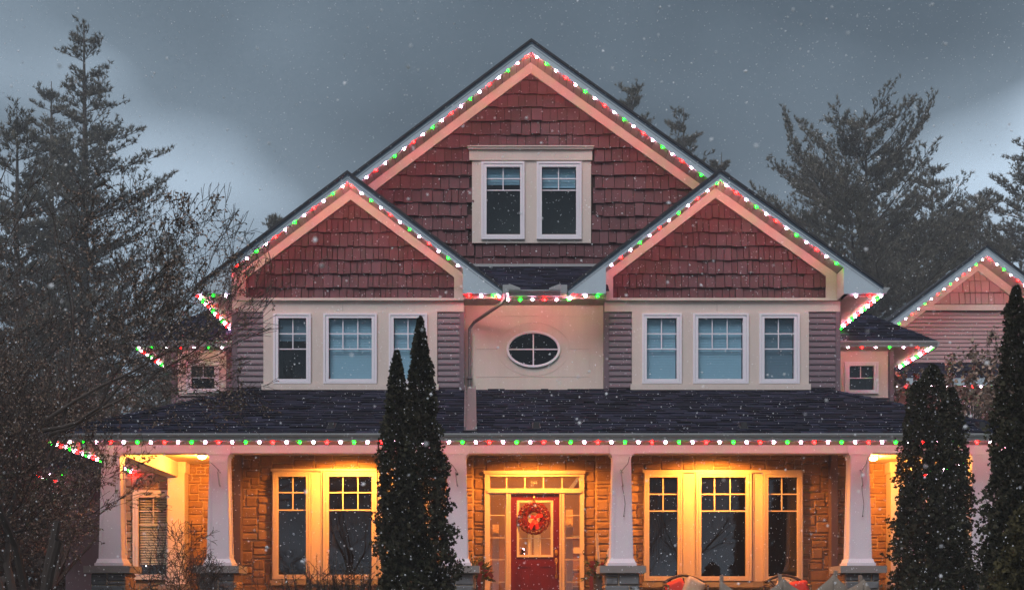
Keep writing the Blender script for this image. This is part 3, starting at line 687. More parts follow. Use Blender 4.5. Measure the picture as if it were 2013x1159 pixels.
# ------------------------------------------------------------------ stonework
def stones(x0, x1, z0, z1, Y, holes, par, name='stone', mm='stone', u=.070, cw=.045, axis='y', rough=.02, bonus=1., hs=(1, 1, 2, 2, 2, 2, 3, 3)):
    nx_, nz_ = int(round((x1-x0)/cw)), int(round((z1-z0)/u)); u = (z1-z0)/nz_; cw = (x1-x0)/nx_
    occ = np.zeros((nx_, nz_), bool)
    for h in holes:
        for i in range(nx_):
            for k in range(nz_):
                cx, cz = x0+(i+.5)*cw, z0+(k+.5)*u
                if h[0] < cx < h[1] and h[2] < cz < h[3]: occ[i, k] = True
    res = []
    for k in range(nz_):
        for i in range(nx_):
            if occ[i, k]: continue
            h = random.choice(hs); wmax = random.randint(4, 9) if h < 3 else random.randint(6, 11)
            w_ = 0
            while i+w_ < nx_ and not occ[i+w_, k] and w_ < wmax: w_ += 1
            # do not leave slivers
            r = 0
            while i+w_+r < nx_ and not occ[i+w_+r, k] and r < 4: r += 1
            if r and r < 3: w_ += r
            hh = 1
            while hh < h and k+hh < nz_ and not occ[i:i+w_, k+hh].any(): hh += 1
            occ[i:i+w_, k:k+hh] = True
            a0, a1, b0, b1 = x0+i*cw+.006, x0+(i+w_)*cw-.006, z0+k*u+.006, z0+(k+hh)*u-.006
            if a1-a0 < .03: continue
            NX, NZ = 5, 4; D = .017+random.random()*rough*.9; v = []; f = []
            tx, tz = random.uniform(-.4, .4), random.uniform(-.5, .5); ph = random.random()*50
            for q in range(NZ):
                for p in range(NX):
                    s, t = p/(NX-1), q/(NZ-1)
                    edge = p in (0, NX-1) or q in (0, NZ-1)
                    e_ = min(.022, (a1-a0)*.2)
                    s2 = [0, e_/(a1-a0), .5+random.uniform(-.12, .12), 1-e_/(a1-a0), 1][p]; t2 = [0, e_/(b1-b0), 1-e_/(b1-b0), 1][q]
                    dx = random.uniform(-.005, .005); dz = random.uniform(-.004, .004)
                    if p in (0, NX-1) and q in (0, NZ-1): dx = .008*(1 if p == 0 else -1); dz = .006*(1 if q == 0 else -1)
                    dep = .006 if edge else D*(1+tx*(s-.5)+tz*(t-.5))*random.uniform(.75, 1.25)
                    v.append((a0+s2*(a1-a0)+dx, -dep, b0+t2*(b1-b0)+dz))
            for q in range(NZ-1):
                for p in range(NX-1): f.append((q*NX+p, q*NX+p+1, (q+1)*NX+p+1, (q+1)*NX+p))
            ring_ = [p for p in range(NX)]+[q*NX+NX-1 for q in range(1, NZ)]+[(NZ-1)*NX+p for p in range(NX-2, -1, -1)]+[q*NX for q in range(NZ-2, 0, -1)]
            nb_ = len(v); v += [(v[r_][0], .003, v[r_][2]) for r_ in ring_]; n_ = len(ring_)
            for r_ in range(n_): f.append((ring_[(r_+1) % n_], ring_[r_], nb_+r_, nb_+(r_+1) % n_))
            if axis == 'y': vv = [(p[0], Y+p[1], p[2]) for p in v]
            elif axis == 'x': vv = [(Y-p[1], p[0], p[2]) for p in v]      # faces +x ; x range is y
            elif axis == '-x': vv = [(Y+p[1], p[0], p[2]) for p in v]
            vis = 1. if b1 > EYE+.08 else .0
            res.append((vv, f, (a1-a0)*(b1-b0)*bonus if vis else 0.))
    POOL.setdefault(name, []).extend([(p, M[mm], par, p[2]) for p in res])
for ped, cx, cy, zc in ped_st:
    stones(cx-.29, cx+.29, FL-.1, zc-.125, cy-.286, [], ped, name='pedestal_stone', mm='pedstone', bonus=1)  # fronts take the cool-lit stone copy, sides the warm one
    sd_ = 1 if cx < 0.3 else -1
    stones(cy-.285, cy+.285, FL-.1, zc-.125, cx+sd_*.286, [], ped, name='pedestal_stone', mm='stone', axis='x' if sd_ > 0 else '-x')
DW = rect(953, 1148, 926, 1215, .55); LW = rect(535.5, 848, 922.5, 1139, YS); RW = rect(1265, 1578, 925, 1143, YS)
DW = (DW[0], DW[1], FL, DW[3])
dx0, dx1 = X(930, YS), X(1172, YS); Yd = .55
xa, xb = X(450, YS), X(1665, YS)
fw = holed(xa, dx0, FL-.2, ZC+.05, [LW], YS, YS+.2); holed(dx1, xb, FL-.2, ZC+.05, [RW], YS, YS+.2, fw); holed(dx0, dx1, FL-.2, ZC+.05, [DW], Yd, Yd+.15, fw)
fw = fw.build('stone_wall', M['mortar'], H)
stones(xa, dx0, FL, ZC, YS, [(LW[0]+.01, LW[1]-.01, LW[2]-.10, LW[3]-.01)], fw); stones(dx1, xb, FL, ZC, YS, [(RW[0]+.01, RW[1]-.01, RW[2]-.10, RW[3]-.01)], fw)
stones(dx0+.01, dx1-.01, FL, ZC, Yd, [(DW[0]+.01, DW[1]-.01, DW[2]-.1, DW[3]-.02)], fw)
for LWx in (LW, RW):
    m = MB(); n = 26; xs_ = np.linspace(LWx[0]-.03, LWx[1]+.03, n)
    for i in range(n-1):
        r1, r2 = random.uniform(-.012, .012), random.uniform(-.01, .01)
        m.hexa([(xs_[i], YS-.10+r1, LWx[2]-.095+r2), (xs_[i+1], YS-.10+r2, LWx[2]-.095-r1), (xs_[i+1], YS-.09, LWx[2]-.003), (xs_[i], YS-.09, LWx[2]-.003)], [(xs_[i], YS, LWx[2]-.095), (xs_[i+1], YS, LWx[2]-.095), (xs_[i+1], YS, LWx[2]-.003), (xs_[i], YS, LWx[2]-.003)])
    m.build('window_sill', M['slab'], H)
# lower windows
YV = YS-.0
def tri(fr, wins, hy, cur):
    o = rect(*fr, YV); gl = [rect(*w_[1], YV) for w_ in wins]
    sur = holed(o[0], o[1], o[2], o[3], gl, YV-.045, YV+.03).build('window_surround', M['cream'], H)
    boxp('window_header', M['cream'], sur, o[0]-.02, o[1]+.02, YV-.085, YV-.046, o[3]-.035, o[3]+.012)
    for i in range(len(wins)-1):
        a, b_ = X(wins[i][0][1]+2, YV), X(wins[i+1][0][0]-2, YV); m = MB(); m.box(a, a+.02, YV-.062, YV-.046, o[2]+.01, o[3]-.036); m.box(b_-.02, b_, YV-.062, YV-.046, o[2]+.01, o[3]-.036); m.build('mullion_trim', M['cream'], sur)
    for w_ in wins: window(w_[0], w_[1], w_[2], hy, YV-.045, None, glass='paned', fm='cream', room=False, tw=.012)
tri((535.5, 848, 922.5, 1139), [((537, 611, 927, 1137.5), (547, 602, 936, 1128.5), [575.5]), ((635.5, 741, 927, 1137.5), (646.5, 731, 936, 1128.5), [674, 703.5]), ((765.5, 841, 927, 1137.5), (775, 831.5, 936, 1128.5), [803])], [967.2, 1001.7], 0)
tri((1265, 1578, 925, 1142), [((1267, 1340, 928.5, 1140.5), (1276, 1332, 937.5, 1131.5), [1303.6]), ((1368, 1477, 928.5, 1140.5), (1378, 1466, 937.5, 1131.5), [1404.8, 1435.6]), ((1500.5, 1576.5, 928.5, 1140.5), (1509.5, 1567, 937.5, 1131.5), [1537])], [970.4, 1003.5], 0)
# rooms behind them
for nm, a, b_ in (('l', xa+.1, dx0-.3), ('r', dx1+.3, xb-.1)):
    m = MB(); m.box(a, b_, 4.4, 4.45, FL, ZC); m.box(a, a+.05, YS+.25, 4.4, FL, ZC); m.box(b_-.05, b_, YS+.25, 4.4, FL, ZC); m.box(a, b_, YS+.25, 4.4, FL-.02, FL); m.box(a, b_, YS+.25, 4.4, ZC-.01, ZC+.04)
    m.build('room', M['darkwall'], H)
def curtain(name, x0, x1, Y, z0, z1):
    n = 40; v = []; f = []
    for i in range(n+1):
        x = x0+(x1-x0)*i/n; y_ = Y+.035*math.sin(i*1.35)+.01*math.sin(i*.5)
        v += [(x, y_, z0), (x, y_, z1), (x, y_+.012, z0), (x, y_+.012, z1)]
    for i in range(n):
        k = 4*i; f += [(k, k+4, k+5, k+1), (k+2, k+3, k+7, k+6)]
    return tag(MB().add(v, f).build(name, M['curtain'], None, (x0, Y, z0), smooth=True))
c1 = curtain('curtain', X(545, .7), X(568, .7), .72, FL+.05, ZC-.2); tag(c1, 'tan curtain behind the narrow pane left of the porch shrub', 'curtain')
c2 = curtain('curtain', X(1278, .7), X(1306, .7), .72, FL+.05, ZC-.2); tag(c2, 'pleated curtain behind the left pane of the right porch window', 'curtain')
# door, sidelights and transom
dY = Yd; o = DW
YD = dY-.04
gT = rect(962, 1140, 936, 960.5, YD); gL = rect(962, 994, 970, 1200, YD); gR = rect(1109.5, 1141, 970, 1200, YD); dr = rect(1004, 1100, 969.8, 1200, YD); 
gL = (gL[0], gL[1], FL+.25, gL[3]); gR = (gR[0], gR[1], FL+.25, gR[3]); dr = (dr[0], dr[1], FL+.03, dr[3])
ef = holed(o[0], o[1], o[2], o[3], [gT, gL, gR, dr], dY-.07, dY+.03)
ef.box(o[0]-.02, o[1]+.02, dY-.1, dY-.071, o[3]-.05, o[3]+.01)
for r in (rect(995.5, 1003, 970, 1200, YD), rect(1100.5, 1108.5, 970, 1200, YD)): ef.box(r[0], r[0]+.02, dY-.095, dY-.071, FL+.03, r[3]); ef.box(r[1]-.02, r[1], dY-.095, dY-.071, FL+.03, r[3])
ef.box(o[0]+.05, o[1]-.05, dY-.1, dY-.071, gT[2]-.075, gT[2]-.02)
ef = ef.build('door_frame', M['cream'], H)
def lite(nm, g, vx, hz):
    m = MB(); ring(m, (g[0], g[1], g[2], g[3]), (g[0]+.012, g[1]-.012, g[2]+.012, g[3]-.012), dY-.04, dY+.0); t = m.build(nm, M['cream'], H)
    boxp('pane', M['panew'], t, g[0]+.01, g[1]-.01, dY-.018, dY-.012, g[2]+.01, g[3]-.01)
    for v_ in vx: boxp('muntin', M['cream'], t, X(v_, YD)-.012, X(v_, YD)+.012, dY-.034, dY-.02, g[2]+.012, g[3]-.012)
    for h_ in hz: boxp('muntin', M['cream'], t, g[0]+.012, g[1]-.012, dY-.034, dY-.02, Z(h_, YD)-.008, Z(h_, YD)+.008)
    return t
tr_ = lite('transom', gT, [996, 1032, 1068.4, 1105], []); lite('sidelight', gL, [], [1012, 1056, 1099, 1143]); lite('sidelight', gR, [], [1012, 1056, 1099, 1143])
m = MB()
for (ax_, az_) in ((1046, 947.5), (1052.5, 947.5), (1046, 953.5)): m.tube([(X(ax_, YD)+.022*math.cos(t), dY-.045, Z(az_, YD)+.022*math.sin(t)) for t in np.linspace(0, 2*math.pi, 11)], .006, 4)
m.build('ring_ornament', M['gutter'], tr_)
ddY = dY-.005; gd = rect(1020.5, 1083, 986, 1090, YD); tdr = rect(1016, 1087.5, 982.5, 1094, YD)
zt_ = dr[3]
door = holed(dr[0]+.004, dr[1]-.004, dr[2], dr[3]-.004, [gd], ddY, ddY+.045).build('door', M['door'], H)
m = MB(); ring(m, tdr, (gd[0]+.004, gd[1]-.004, gd[2]+.004, gd[3]-.004), ddY-.022, ddY-.0005); m.build('door_window_frame', M['cream'], door)
boxp('pane', M['panew'], door, gd[0], gd[1], ddY+.018, ddY+.024, gd[2], gd[3])
for v_ in (1040.6, 1062.5): boxp('muntin', M['cream'], door, X(v_, YD)-.008, X(v_, YD)+.008, ddY+.004, ddY+.016, gd[2], gd[3])
for h_ in (1020, 1057): boxp('muntin', M['cream'], door, gd[0], gd[1], ddY+.003, ddY+.0165, Z(h_, YD)-.008, Z(h_, YD)+.008)
for (pa, pb) in ((1018, 1046), (1058, 1086)):
    r = rect(pa, pb, 1111, 1190, YD); r = (r[0], r[1], FL+.25, r[3]); m = MB(); r2 = tuple(r[i]+(.022 if i in (0, 2) else -.022) for i in range(4)); ring(m, r, r2, ddY-.012, ddY-.0005)
    r3 = tuple(r2[i]+(.03 if i in (0, 2) else -.03) for i in range(4)); m.box(r3[0], r3[1], ddY-.010, ddY-.0005, r3[2], r3[3]); m.build('door_panel', M['door'], door)
hx = X(1093.5, YD)
m = MB(); m.ball((hx, ddY-.01, Z(1085, YD)), .042, (.75, .4, 1.45), 12, 7); m.ball((hx, ddY-.03, Z(1085, YD)), .018, (1, .8, 1)); m.ball((hx, ddY-.01, Z(1101, YD)), .036, (.8, .5, 1.6), 12, 7)
m.tube([(hx, ddY-.02, Z(1104, YD)), (hx, ddY-.07, Z(1107, YD)), (hx, ddY-.075, Z(1114, YD)), (hx, ddY-.075, Z(1124, YD)), (hx, ddY-.05, Z(1129, YD)), (hx, ddY-.015, Z(1131, YD))], [.010, .012, .011, .010, .009, .008], 8); m.ball((hx, ddY-.01, Z(1132, YD)), .028, (.8, .5, 1.5), 10, 6)
m.build('door_handle', M['brass'], door, smooth=True)
m = MB(); m.ball((X(1147, YD), dY-.085, Z(1085, YD)), .04, (.55, .3, 1.15), 12, 7); db = m.build('doorbell', M['black'], H); 
boxp('doorbell_button', M['white'], db, X(1147, YD)-.01, X(1147, YD)+.01, dY-.105, dY-.097, Z(1086.5, YD), Z(1083, YD))
boxp('door_notice', M['cream'], H, X(1127, YD), X(1141, YD), dY-.05, dY-.0405, Z(1087, YD), Z(1075, YD))
# foyer behind the door
m = MB(); fx0, fx1 = o[0]+.03, o[1]-.03; yb_ = 3.4
m.box(fx0-.5, fx1+.5, yb_, yb_+.05, FL, ZC); m.box(fx0-.5, fx0-.45, dY+.16, yb_, FL, ZC); m.box(fx1+.45, fx1+.5, dY+.16, yb_, FL, ZC); m.box(fx0-.5, fx1+.5, dY+.16, yb_, FL-.03, FL); m.box(fx0-.5, fx1+.5, dY+.16, yb_, ZC-.01, ZC+.03)
m.build('foyer', M['foyer'], H)
m = MB(); zz = FL
r_ = rect(1000, 1030, 985, 1200, 2.2)
m.box(X(1112, 1.6), X(1126, 1.6), 1.6, 1.65, FL, FL+2.2); m.box(X(968, 1.8), X(981, 1.8), 1.8, 1.84, FL, Z(1030, 1.8)); m.box(X(1050, 3), X(1062, 3), 3.3, 3.36, FL, FL+2.2); m.box(X(1038, 3), X(1046, 3), 3.3, 3.36, FL, FL+2.2)
for k in range(6): m.box(X(1110, 3), X(1140, 3), 3.3, 3.37, FL+.35*k, FL+.35*k+.02)
m.hexa([(X(1115, 3), 3.25, ZC-.5), (X(1150, 3), 3.25, ZC), (X(1158, 3), 3.25, ZC), (X(1121, 3), 3.25, ZC-.55)], [(X(1115, 3), 3.3, ZC-.5), (X(1150, 3), 3.3, ZC), (X(1158, 3), 3.3, ZC), (X(1121, 3), 3.3, ZC-.55)])
m.build('foyer_woodwork', M['foyerwhite'], H)
# ---- wings on both sides
def wing(side):
    s = side
    if s < 0: wx0, wx1 = X(338, 2.6), XL; ex = X(262, 2.0)
    else: wx0, wx1 = XR, X(1756, 2.6); ex = X(1841, 2.0)
    Yw = 2.6; zb_ = FL+1.8
    ZW = Z(690, 2.6)
    if s < 0: tr = rect(351, 445, 690, 778, Yw); fr = (367, 431, 711, 772); gl = (376, 422, 719, 764); vx = [399]
    else: tr = rect(1650, 1744, 690.5, 782, Yw); fr = (1660, 1726, 711, 773.5); gl = (1669, 1717, 718.8, 766.3); vx = [1692]
    hol = [rect(*gl, Yw)]
    holed(wx0, wx1, FL, ZW, hol, Yw, Yw+.12).build('wall', M['siding'], H)
    xo = wx0 if s < 0 else wx1
    boxp('wall', M['siding'], H, xo, xo+.1*-s, Yw+.121, 8, FL, ZW)
    siding(wx0+.02, tr[0]-.003, Z(800, Yw)-.1, ZW-.0, Yw); siding(tr[1]+.003, wx1-.01, Z(800, Yw)-.1, ZW-.0, Yw); siding(tr[0], tr[1], Z(800, Yw)-.3, tr[2]-.004, Yw)
    boxp('corner_board', M['corner'], H, xo, xo-s*.085, Yw-.04, Yw+.0, FL+2., ZW)
    holed(tr[0], tr[1], tr[2], tr[3], hol, Yw-.05, Yw).build('window_surround', M['cream'], H)
    window(fr, gl, vx, [(gl[2]+gl[3])/2], Yw-.04, None, glass='paned')
    # hipped roof
    ye_ = 2.0; zg_ = Z(670.5, 2.0); pt_ = .72; d_ = 1.25
    xe_ = ex; ap = Vector((xe_-s*d_, ye_+d_, zg_+pt_*d_)); xin = XL+.3 if s < 0 else XR-.3
    rg = Vector((xin, ye_+d_, zg_+pt_*d_)); yb2 = ye_+2*d_
    m = MB(); k = .04
    E0, E1, Bk = Vector((xe_, ye_, zg_)), Vector((xin, ye_, zg_)), Vector((xe_, yb2, zg_)); B1 = Vector((xin, yb2, zg_)); dn = Vector((0, 0, -k))
    m.add([E0, E1, rg, ap, Bk, B1]+[q+dn for q in (E0, E1, rg, ap, Bk, B1)], [(0, 1, 2, 3), (0, 3, 4), (3, 2, 5, 4), (6, 9, 8, 7), (6, 10, 9), (9, 10, 11, 8), (0, 6, 7, 1), (4, 10, 6, 0), (5, 11, 10, 4)])
    m.build('roof', M['asphalt_edge'], H)
    lv = d_*math.hypot(1, pt_); Vv = Vector((0, 1, pt_)).normalized(); w_ = abs(xin-xe_)
    x_left = min(xe_, xin); regf = [(0, 0), (w_, 0), (w_, lv), (d_, lv)] if s < 0 else [(0, 0), (w_, 0), (w_-d_, lv), (0, lv)]
    put(tabs((x_left, ye_, zg_), (1, 0, 0), Vv, (0, -Vv.z, Vv.y), regf, .14, (.14, .4), .016, .004, jit=0, gap=.004, over=.02, tj=.5), 'asphalt_shingles', M['asphalt'], H)
    Vs = Vector((-s, 0, pt_)).normalized(); Us = Vector((0, 1, 0)) if s > 0 else Vector((0, -1, 0)); O = (xe_, ye_, zg_) if s > 0 else (xe_, yb2, zg_); Ns = Us.cross(Vs); Ns = Ns if Ns.z > 0 else -Ns
    put(tabs(O, Us, Vs, Ns, [(0, 0), (2*d_, 0), (d_, lv)], .14, (.14, .4), .016, .004, jit=0, gap=.004, over=.02, tj=.5), 'asphalt_shingles', M['asphalt'], H)
    # eaves
    xg = (xe_, xin) if s < 0 else (xin, xe_)
    m = MB(); xprism(m, [(ye_+.02+a_*.8, b_) for a_, b_ in gprof(zg_)], *xg); m.build('gutter', M['gutter'], H)
    m = MB().prism([(xe_-s*.02-s*a_*.8, b_) for a_, b_ in gprof(zg_)], ye_+.03, yb2); m.build('gutter', M['gutter'], H)
    y = ye_+.03; wo = wx0 if s < 0 else wx1
    n_ = int(abs(xin-xe_)/.13)
    for i in range(n_): boxp('soffit_panel', M['soffit'], H, xe_+(xin-xe_)*i/n_+.003, xe_+(xin-xe_)*(i+1)/n_-.003, ye_+.03, Yw, ZW-.001, ZW+.011)
    y = Yw
    while y < yb2-.05: boxp('soffit_panel', M['soffit'], H, xe_-s*.02, wo, y+.003, y+.13, ZW-.001, ZW+.011); y += .133
    boxp('eave_box', M['black'], H, xe_-s*.03, xin, ye_+.04, yb2-.03, ZW+.012, zg_-.042)
    return ex, ye_, ZW
WL = wing(-1); WR = wing(1)
# wing stone walls on the porch level
WW = rect(262, 335.5, 968, 1138, YWG); wx0, wx1 = X(222, YWG), XL+.02
wg = rect(272.5, 328, 977, 1128, YWG)
sw = holed(wx0, wx1, FL-.2, ZC-.001, [wg], YWG, YWG+.04).build('stone_wall', M['mortar'], H)
stones(wx0, wx1, FL, ZC, YWG, [(WW[0]+.01, WW[1]-.01, WW[2]+.01, WW[3]-.01)], sw, bonus=.9)
boxp('window_surround', M['cream'], H, WW[0]-.02, WW[1]+.02, YWG-.07, YWG-.045, WW[3], WW[3]+.05)
window((262, 335.5, 968, 1138), (272.5, 328, 977, 1128), [301], [1003.5, 1030.5], YWG-.03, .86, fm='cream', slat=.052, tw=.011)
for cx_, sx in ((X(350, YWG-.2), 1), (-X(350, YWG-.2)+1.58, -1)):
    pw = .17; yy_ = YWG-.25
    m = MB(); m.box(cx_-pw, cx_+pw, yy_-.12, YWG-.03, EYE+.5, ZC-.22); m.box(cx_-pw-.03, cx_+pw+.03, yy_-.15, YWG-.03, ZC-.22, ZC-.002); m.box(cx_-pw-.03, cx_+pw+.03, yy_-.15, YWG-.03, EYE+.38, EYE+.5); m.build('pilaster', M['column'], H)
    pp = boxp('pedestal', M['mortar'], H, cx_-.24, cx_+.24, yy_-.2, YWG-.04, FL, EYE+.28); boxp('coping', M['slab'], pp, cx_-.32, cx_+.32, yy_-.28, YWG-.036, EYE+.281, EYE+.38)
    stones(cx_-.24, cx_+.24, FL, EYE+.28, yy_-.201, [], pp, name='pedestal_stone')
wx0, wx1 = XR-.02, 8.6
sw = holed(wx0, wx1, FL-.2, ZC-.001, [], YWG, YWG+.04).build('stone_wall', M['mortar'], H)
stones(wx0, wx1, FL, ZC, YWG, [rect(1745, 1830, 945, 1190, YWG)], sw, bonus=.9)
dr2 = rect(1745, 1830, 945, 1200, YWG); m = MB(); ring(m, (dr2[0], dr2[1], FL, dr2[3]), (dr2[0]+.14, dr2[1]-.14, FL+.05, dr2[3]-.14), YWG-.08, YWG-.002); sdf = m.build('side_door_frame', M['column'], H); boxp('side_door', M['column'], H, dr2[0]+.14, dr2[1]-.14, YWG-.03, YWG-.003, FL+.05, dr2[3]-.14)
# side returns of the stone front (towards the side porches)
for xx, ax, sgn in ((xa, '-x', -1), (xb, 'x', 1)):
    boxp('stone_wall', M['mortar'], H, xx, xx-sgn*.1, YS+.201, YWG, FL, ZC-.002)
    stones(YS, YWG, FL, ZC-.01, xx, [], fw, axis=ax)
# roof extras
def roofpt(px, d): # on the front porch slope at distance d from the eave
    y = ye+d; return X(px, y), y, zg+d*slope
for px in (652, 1054, 1925, 1460):
    x_, y_, z_ = roofpt(px, .38); m = MB(); m.hexa([(x_-.05, y_-.14, z_-.05), (x_+.05, y_-.14, z_-.05), (x_+.05, y_+.1, z_+.03), (x_-.05, y_+.1, z_+.03)], [(x_-.045, y_-.14, z_+.07), (x_+.045, y_-.14, z_+.07), (x_+.045, y_+.08, z_+.09), (x_-.045, y_+.08, z_+.09)])
    m.hexa([(x_-.07, y_-.16, z_-.045), (x_+.07, y_-.16, z_-.045), (x_+.07, y_+.16, z_+.08), (x_-.07, y_+.16, z_+.08)], [(x_-.07, y_-.16, z_-.035), (x_+.07, y_-.16, z_-.035), (x_+.07, y_+.16, z_+.095), (x_-.07, y_+.16, z_+.095)]); m.build('roof_vent', M['black'], H)
m = MB(); x_ = X(925, -1.3)
def chx(px, y): return X(px, y)
y0c, y1c = -.02, -2.72
def zc_(y): return zg+(y-ye)*slope+.028
for a_, b_, h in ((-.095, .095, .012), (-.105, -.08, .06), (.08, .105, .06)):
    xa_, xb_ = X(924.5, y0c), X(924.5, y1c)
    m.hexa([(xb_+a_, y1c, zc_(y1c)), (xb_+b_, y1c, zc_(y1c)), (xa_+b_, y0c, zc_(y0c)), (xa_+a_, y0c, zc_(y0c))], [(xb_+a_, y1c, zc_(y1c)+h), (xb_+b_, y1c, zc_(y1c)+h), (xa_+b_, y0c, zc_(y0c)+h), (xa_+a_, y0c, zc_(y0c)+h)])
m.build('roof_chute', M['spout'], H)
# low hipped roof far left
LR = dict(x0=X(60, 5.5), x1=X(225, 5.5), z=Z(921, 5.5))
m = MB(); a0, a1, zz = LR['x0'], LR['x1']+1.2, LR['z']
m.add([(a0, 5.5, zz), (a1, 5.5, zz), (a1, 7, zz+.75), (a0+1.3, 7, zz+.75), (a0, 8.5, zz), (a1, 8.5, zz), (a0, 5.5, zz-.12), (a1, 5.5, zz-.12), (a0, 8.5, zz-.12)], [(0, 1, 2, 3), (0, 3, 4), (3, 2, 5, 4), (0, 6, 7, 1), (4, 8, 6, 0)]); m.build('roof', M['asphalt_edge'], H)
lv = math.hypot(1.5, .75); Vv = Vector((0, 1.5, .75)).normalized()
put(tabs((a0, 5.5, zz), (1, 0, 0), Vv, (0, -Vv.z, Vv.y), [(0, 0), (a1-a0, 0), (a1-a0, lv), (1.3, lv)], .16, (.14, .4), .016, .004, jit=0, gap=.004, over=.02, tj=.5), 'asphalt_shingles', M['asphalt'], H)
holed(a0+.6, a1, GR-.3, zz-.1, [], 6.1, 6.2).build('wall', M['siding'], H)
boxp('wall', M['siding'], H, a0+.6, a0+.7, 6.201, 8.2, GR-.3, zz-.1)
flush()
# ------------------------------------------------------------------ light strings
BM = {}
for c_ in 'wrg':
    q = MB().ball((0, 0, 0), .0245, (1, 1, .85), 8, 5); me = bpy.data.meshes.new('bulb'); me.from_pydata(q.v, [], q.f); me.materials.append(M['bulb_'+c_]); me.polygons.foreach_set('use_smooth', [True]*len(me.polygons)); BM[c_] = me
def bulbs(root, a, b, n, pat, k0=0):
    a, b = Vector(a), Vector(b)
    for i in range(n):
        p = a+(b-a)*(i/(n-1) if n > 1 else 0)
        o = bpy.data.objects.new('bulb', BM[pat[(i+k0) % 4]]); finish(o, root, p)
def lstring(label, segs):
    """segs: (first bulb, last bulb, count, colour pattern)"""
    r = thing('light_string', segs[0][0], label, 'string lights', 'coloured string lights along the eaves')
    m = MB()
    for a, b, n, pat in segs:
        a, b = Vector(a), Vector(b); up = Vector((0, 0, .022)); m.tube([a+up, b+up], .008, 4)
    m.build('wire', M['black'], r)
    for a, b, n, pat in segs: bulbs(r, a, b, n, pat)
    return r
def rk(px, A, E, Yf, hv):      # point under a rake fascia
    f = line(pz(A, Yf), pz(E, Yf)); x = X(px, Yf); return (x, Yf+.03, f(x)-hv-.012)
mA, mL, mR = (1044.5, 79.5), (560, 444.6), (1500, 405.7)
lstring('string lights on the left rake of the tall centre gable', [(rk(1036, mA, mL, .42, .215), rk(720, mA, mL, .42, .215), 18, 'rwgw')])
lstring('string lights on the right rake of the tall centre gable', [(rk(1055.5, mA, mR, .42, .215), rk(1379, mA, mR, .42, .215), 18, 'wgwr')])
B0, B1_ = BAY
lstring('string lights on the left rake of the left bay gable', [(rk(673, B0['A'], B0['L'], -.6, .17), rk(466, B0['A'], B0['L'], -.6, .17), 12, 'wgwr')])
lstring('string lights on the right rake of the left bay gable', [(rk(691.5, B0['A'], B0['R'], -.6, .17), rk(900, B0['A'], B0['R'], -.6, .17), 12, 'rwgw')])
lstring('string lights on the left rake of the right bay gable', [(rk(1410, B1_['A'], B1_['L'], -.6, .17), rk(1202, B1_['A'], B1_['L'], -.6, .17), 12, 'gwrw')])
lstring('string lights on the right rake of the right bay gable', [(rk(1428.5, B1_['A'], B1_['R'], -.6, .17), rk(1645, B1_['A'], B1_['R'], -.6, .17), 12, 'wrwg')])
zs = ZS-.035
def ep(px, Y): return (X(px, Y), Y, zs)
zc_2 = ZS-.06
lstring('short string lights across the eave above the oval window', [(ep(922, -.57), ep(970, -.57), 3, 'rwgw'), (ep(981, -.57), ep(982, -.4), 2, 'wrww'), ((X(999, -.36), -.375, zc_2), (X(1118, -.36), -.375, zc_2), 6, 'wgwr'), (ep(1121, -.4), ep(1126, -.57), 2, 'wrww'), (ep(1151, -.57), ep(1175, -.57), 2, 'wgww')])
er = B1_['E'][1][0]-.03; el = B0['E'][0][0]+.03
lstring('string lights running back under the right eave of the right bay', [(ep(1683, -.57), ep(1710, -.57), 2, 'wrww'), ((er, -.56, zs), (er, 3.18, zs), 18, 'wgwr')])
lstring('string lights running back under the left eave of the left bay', [(ep(444, -.57), ep(395, -.57), 3, 'wgww'), ((el, -.56, zs), (el, 3.18, zs), 18, 'rwgw')])
for s, (ex_, yy_, zw_), nm in ((-1, WL, 'left'), (1, WR, 'right')):
    z_ = zw_-.025; x0_ = ex_-s*.05; x1_ = (XL+.06) if s < 0 else (XR+.06)
    n_ = 9 if s < 0 else 9
    lstring('string lights on the low eave above the small window of the %s wing' % nm, [((x0_-s*.05, 2.02, z_), (XL-.05 if s < 0 else XR+.12, 2.02, z_), n_, 'wrwg' if s > 0 else 'wgwr'), ((x0_, 2.2, z_), (x0_, 4.3, z_), 10, 'gwrw')])
yp = YG+.03; zp = ZPS-.03; x0p = X(909, yp)-8*.0+.0
stp = 26.62*(yp-CAM_Y)/F; xs_ = X(909, yp)
n0 = int((xs_-(exl+.12))/stp); n1 = int((exr-.1-xs_)/stp)
pat = 'gwrw'; a_ = (-n0) % 4
lstring('long string lights along the front eave of the porch', [((xs_-n0*stp, yp, zp), (xs_+n1*stp, yp, zp), n0+n1+1, ''.join(pat[(a_+i) % 4] for i in range(4)))])
lstring('string lights running back along the left side eave of the porch', [((exl+.06, yp+.15, zp), (exl+.06, 3.4, zp), 27, 'gwrw')])
lstring('string lights running back along the right side eave of the porch', [((exr-.06, yp+.15, zp), (exr-.06, 3.4, zp), 27, 'rwgw')])
lstring('short string lights on the low roof at the far left', [((LR['x0']+.15, 5.46, LR['z']-.13), (LR['x0']+1.0, 5.46, LR['z']-.13), 4, 'rwgw'), ((LR['x0']+.05, 5.6, LR['z']-.13), (LR['x0']+.05, 8.2, LR['z']-.13), 10, 'wrwg')])
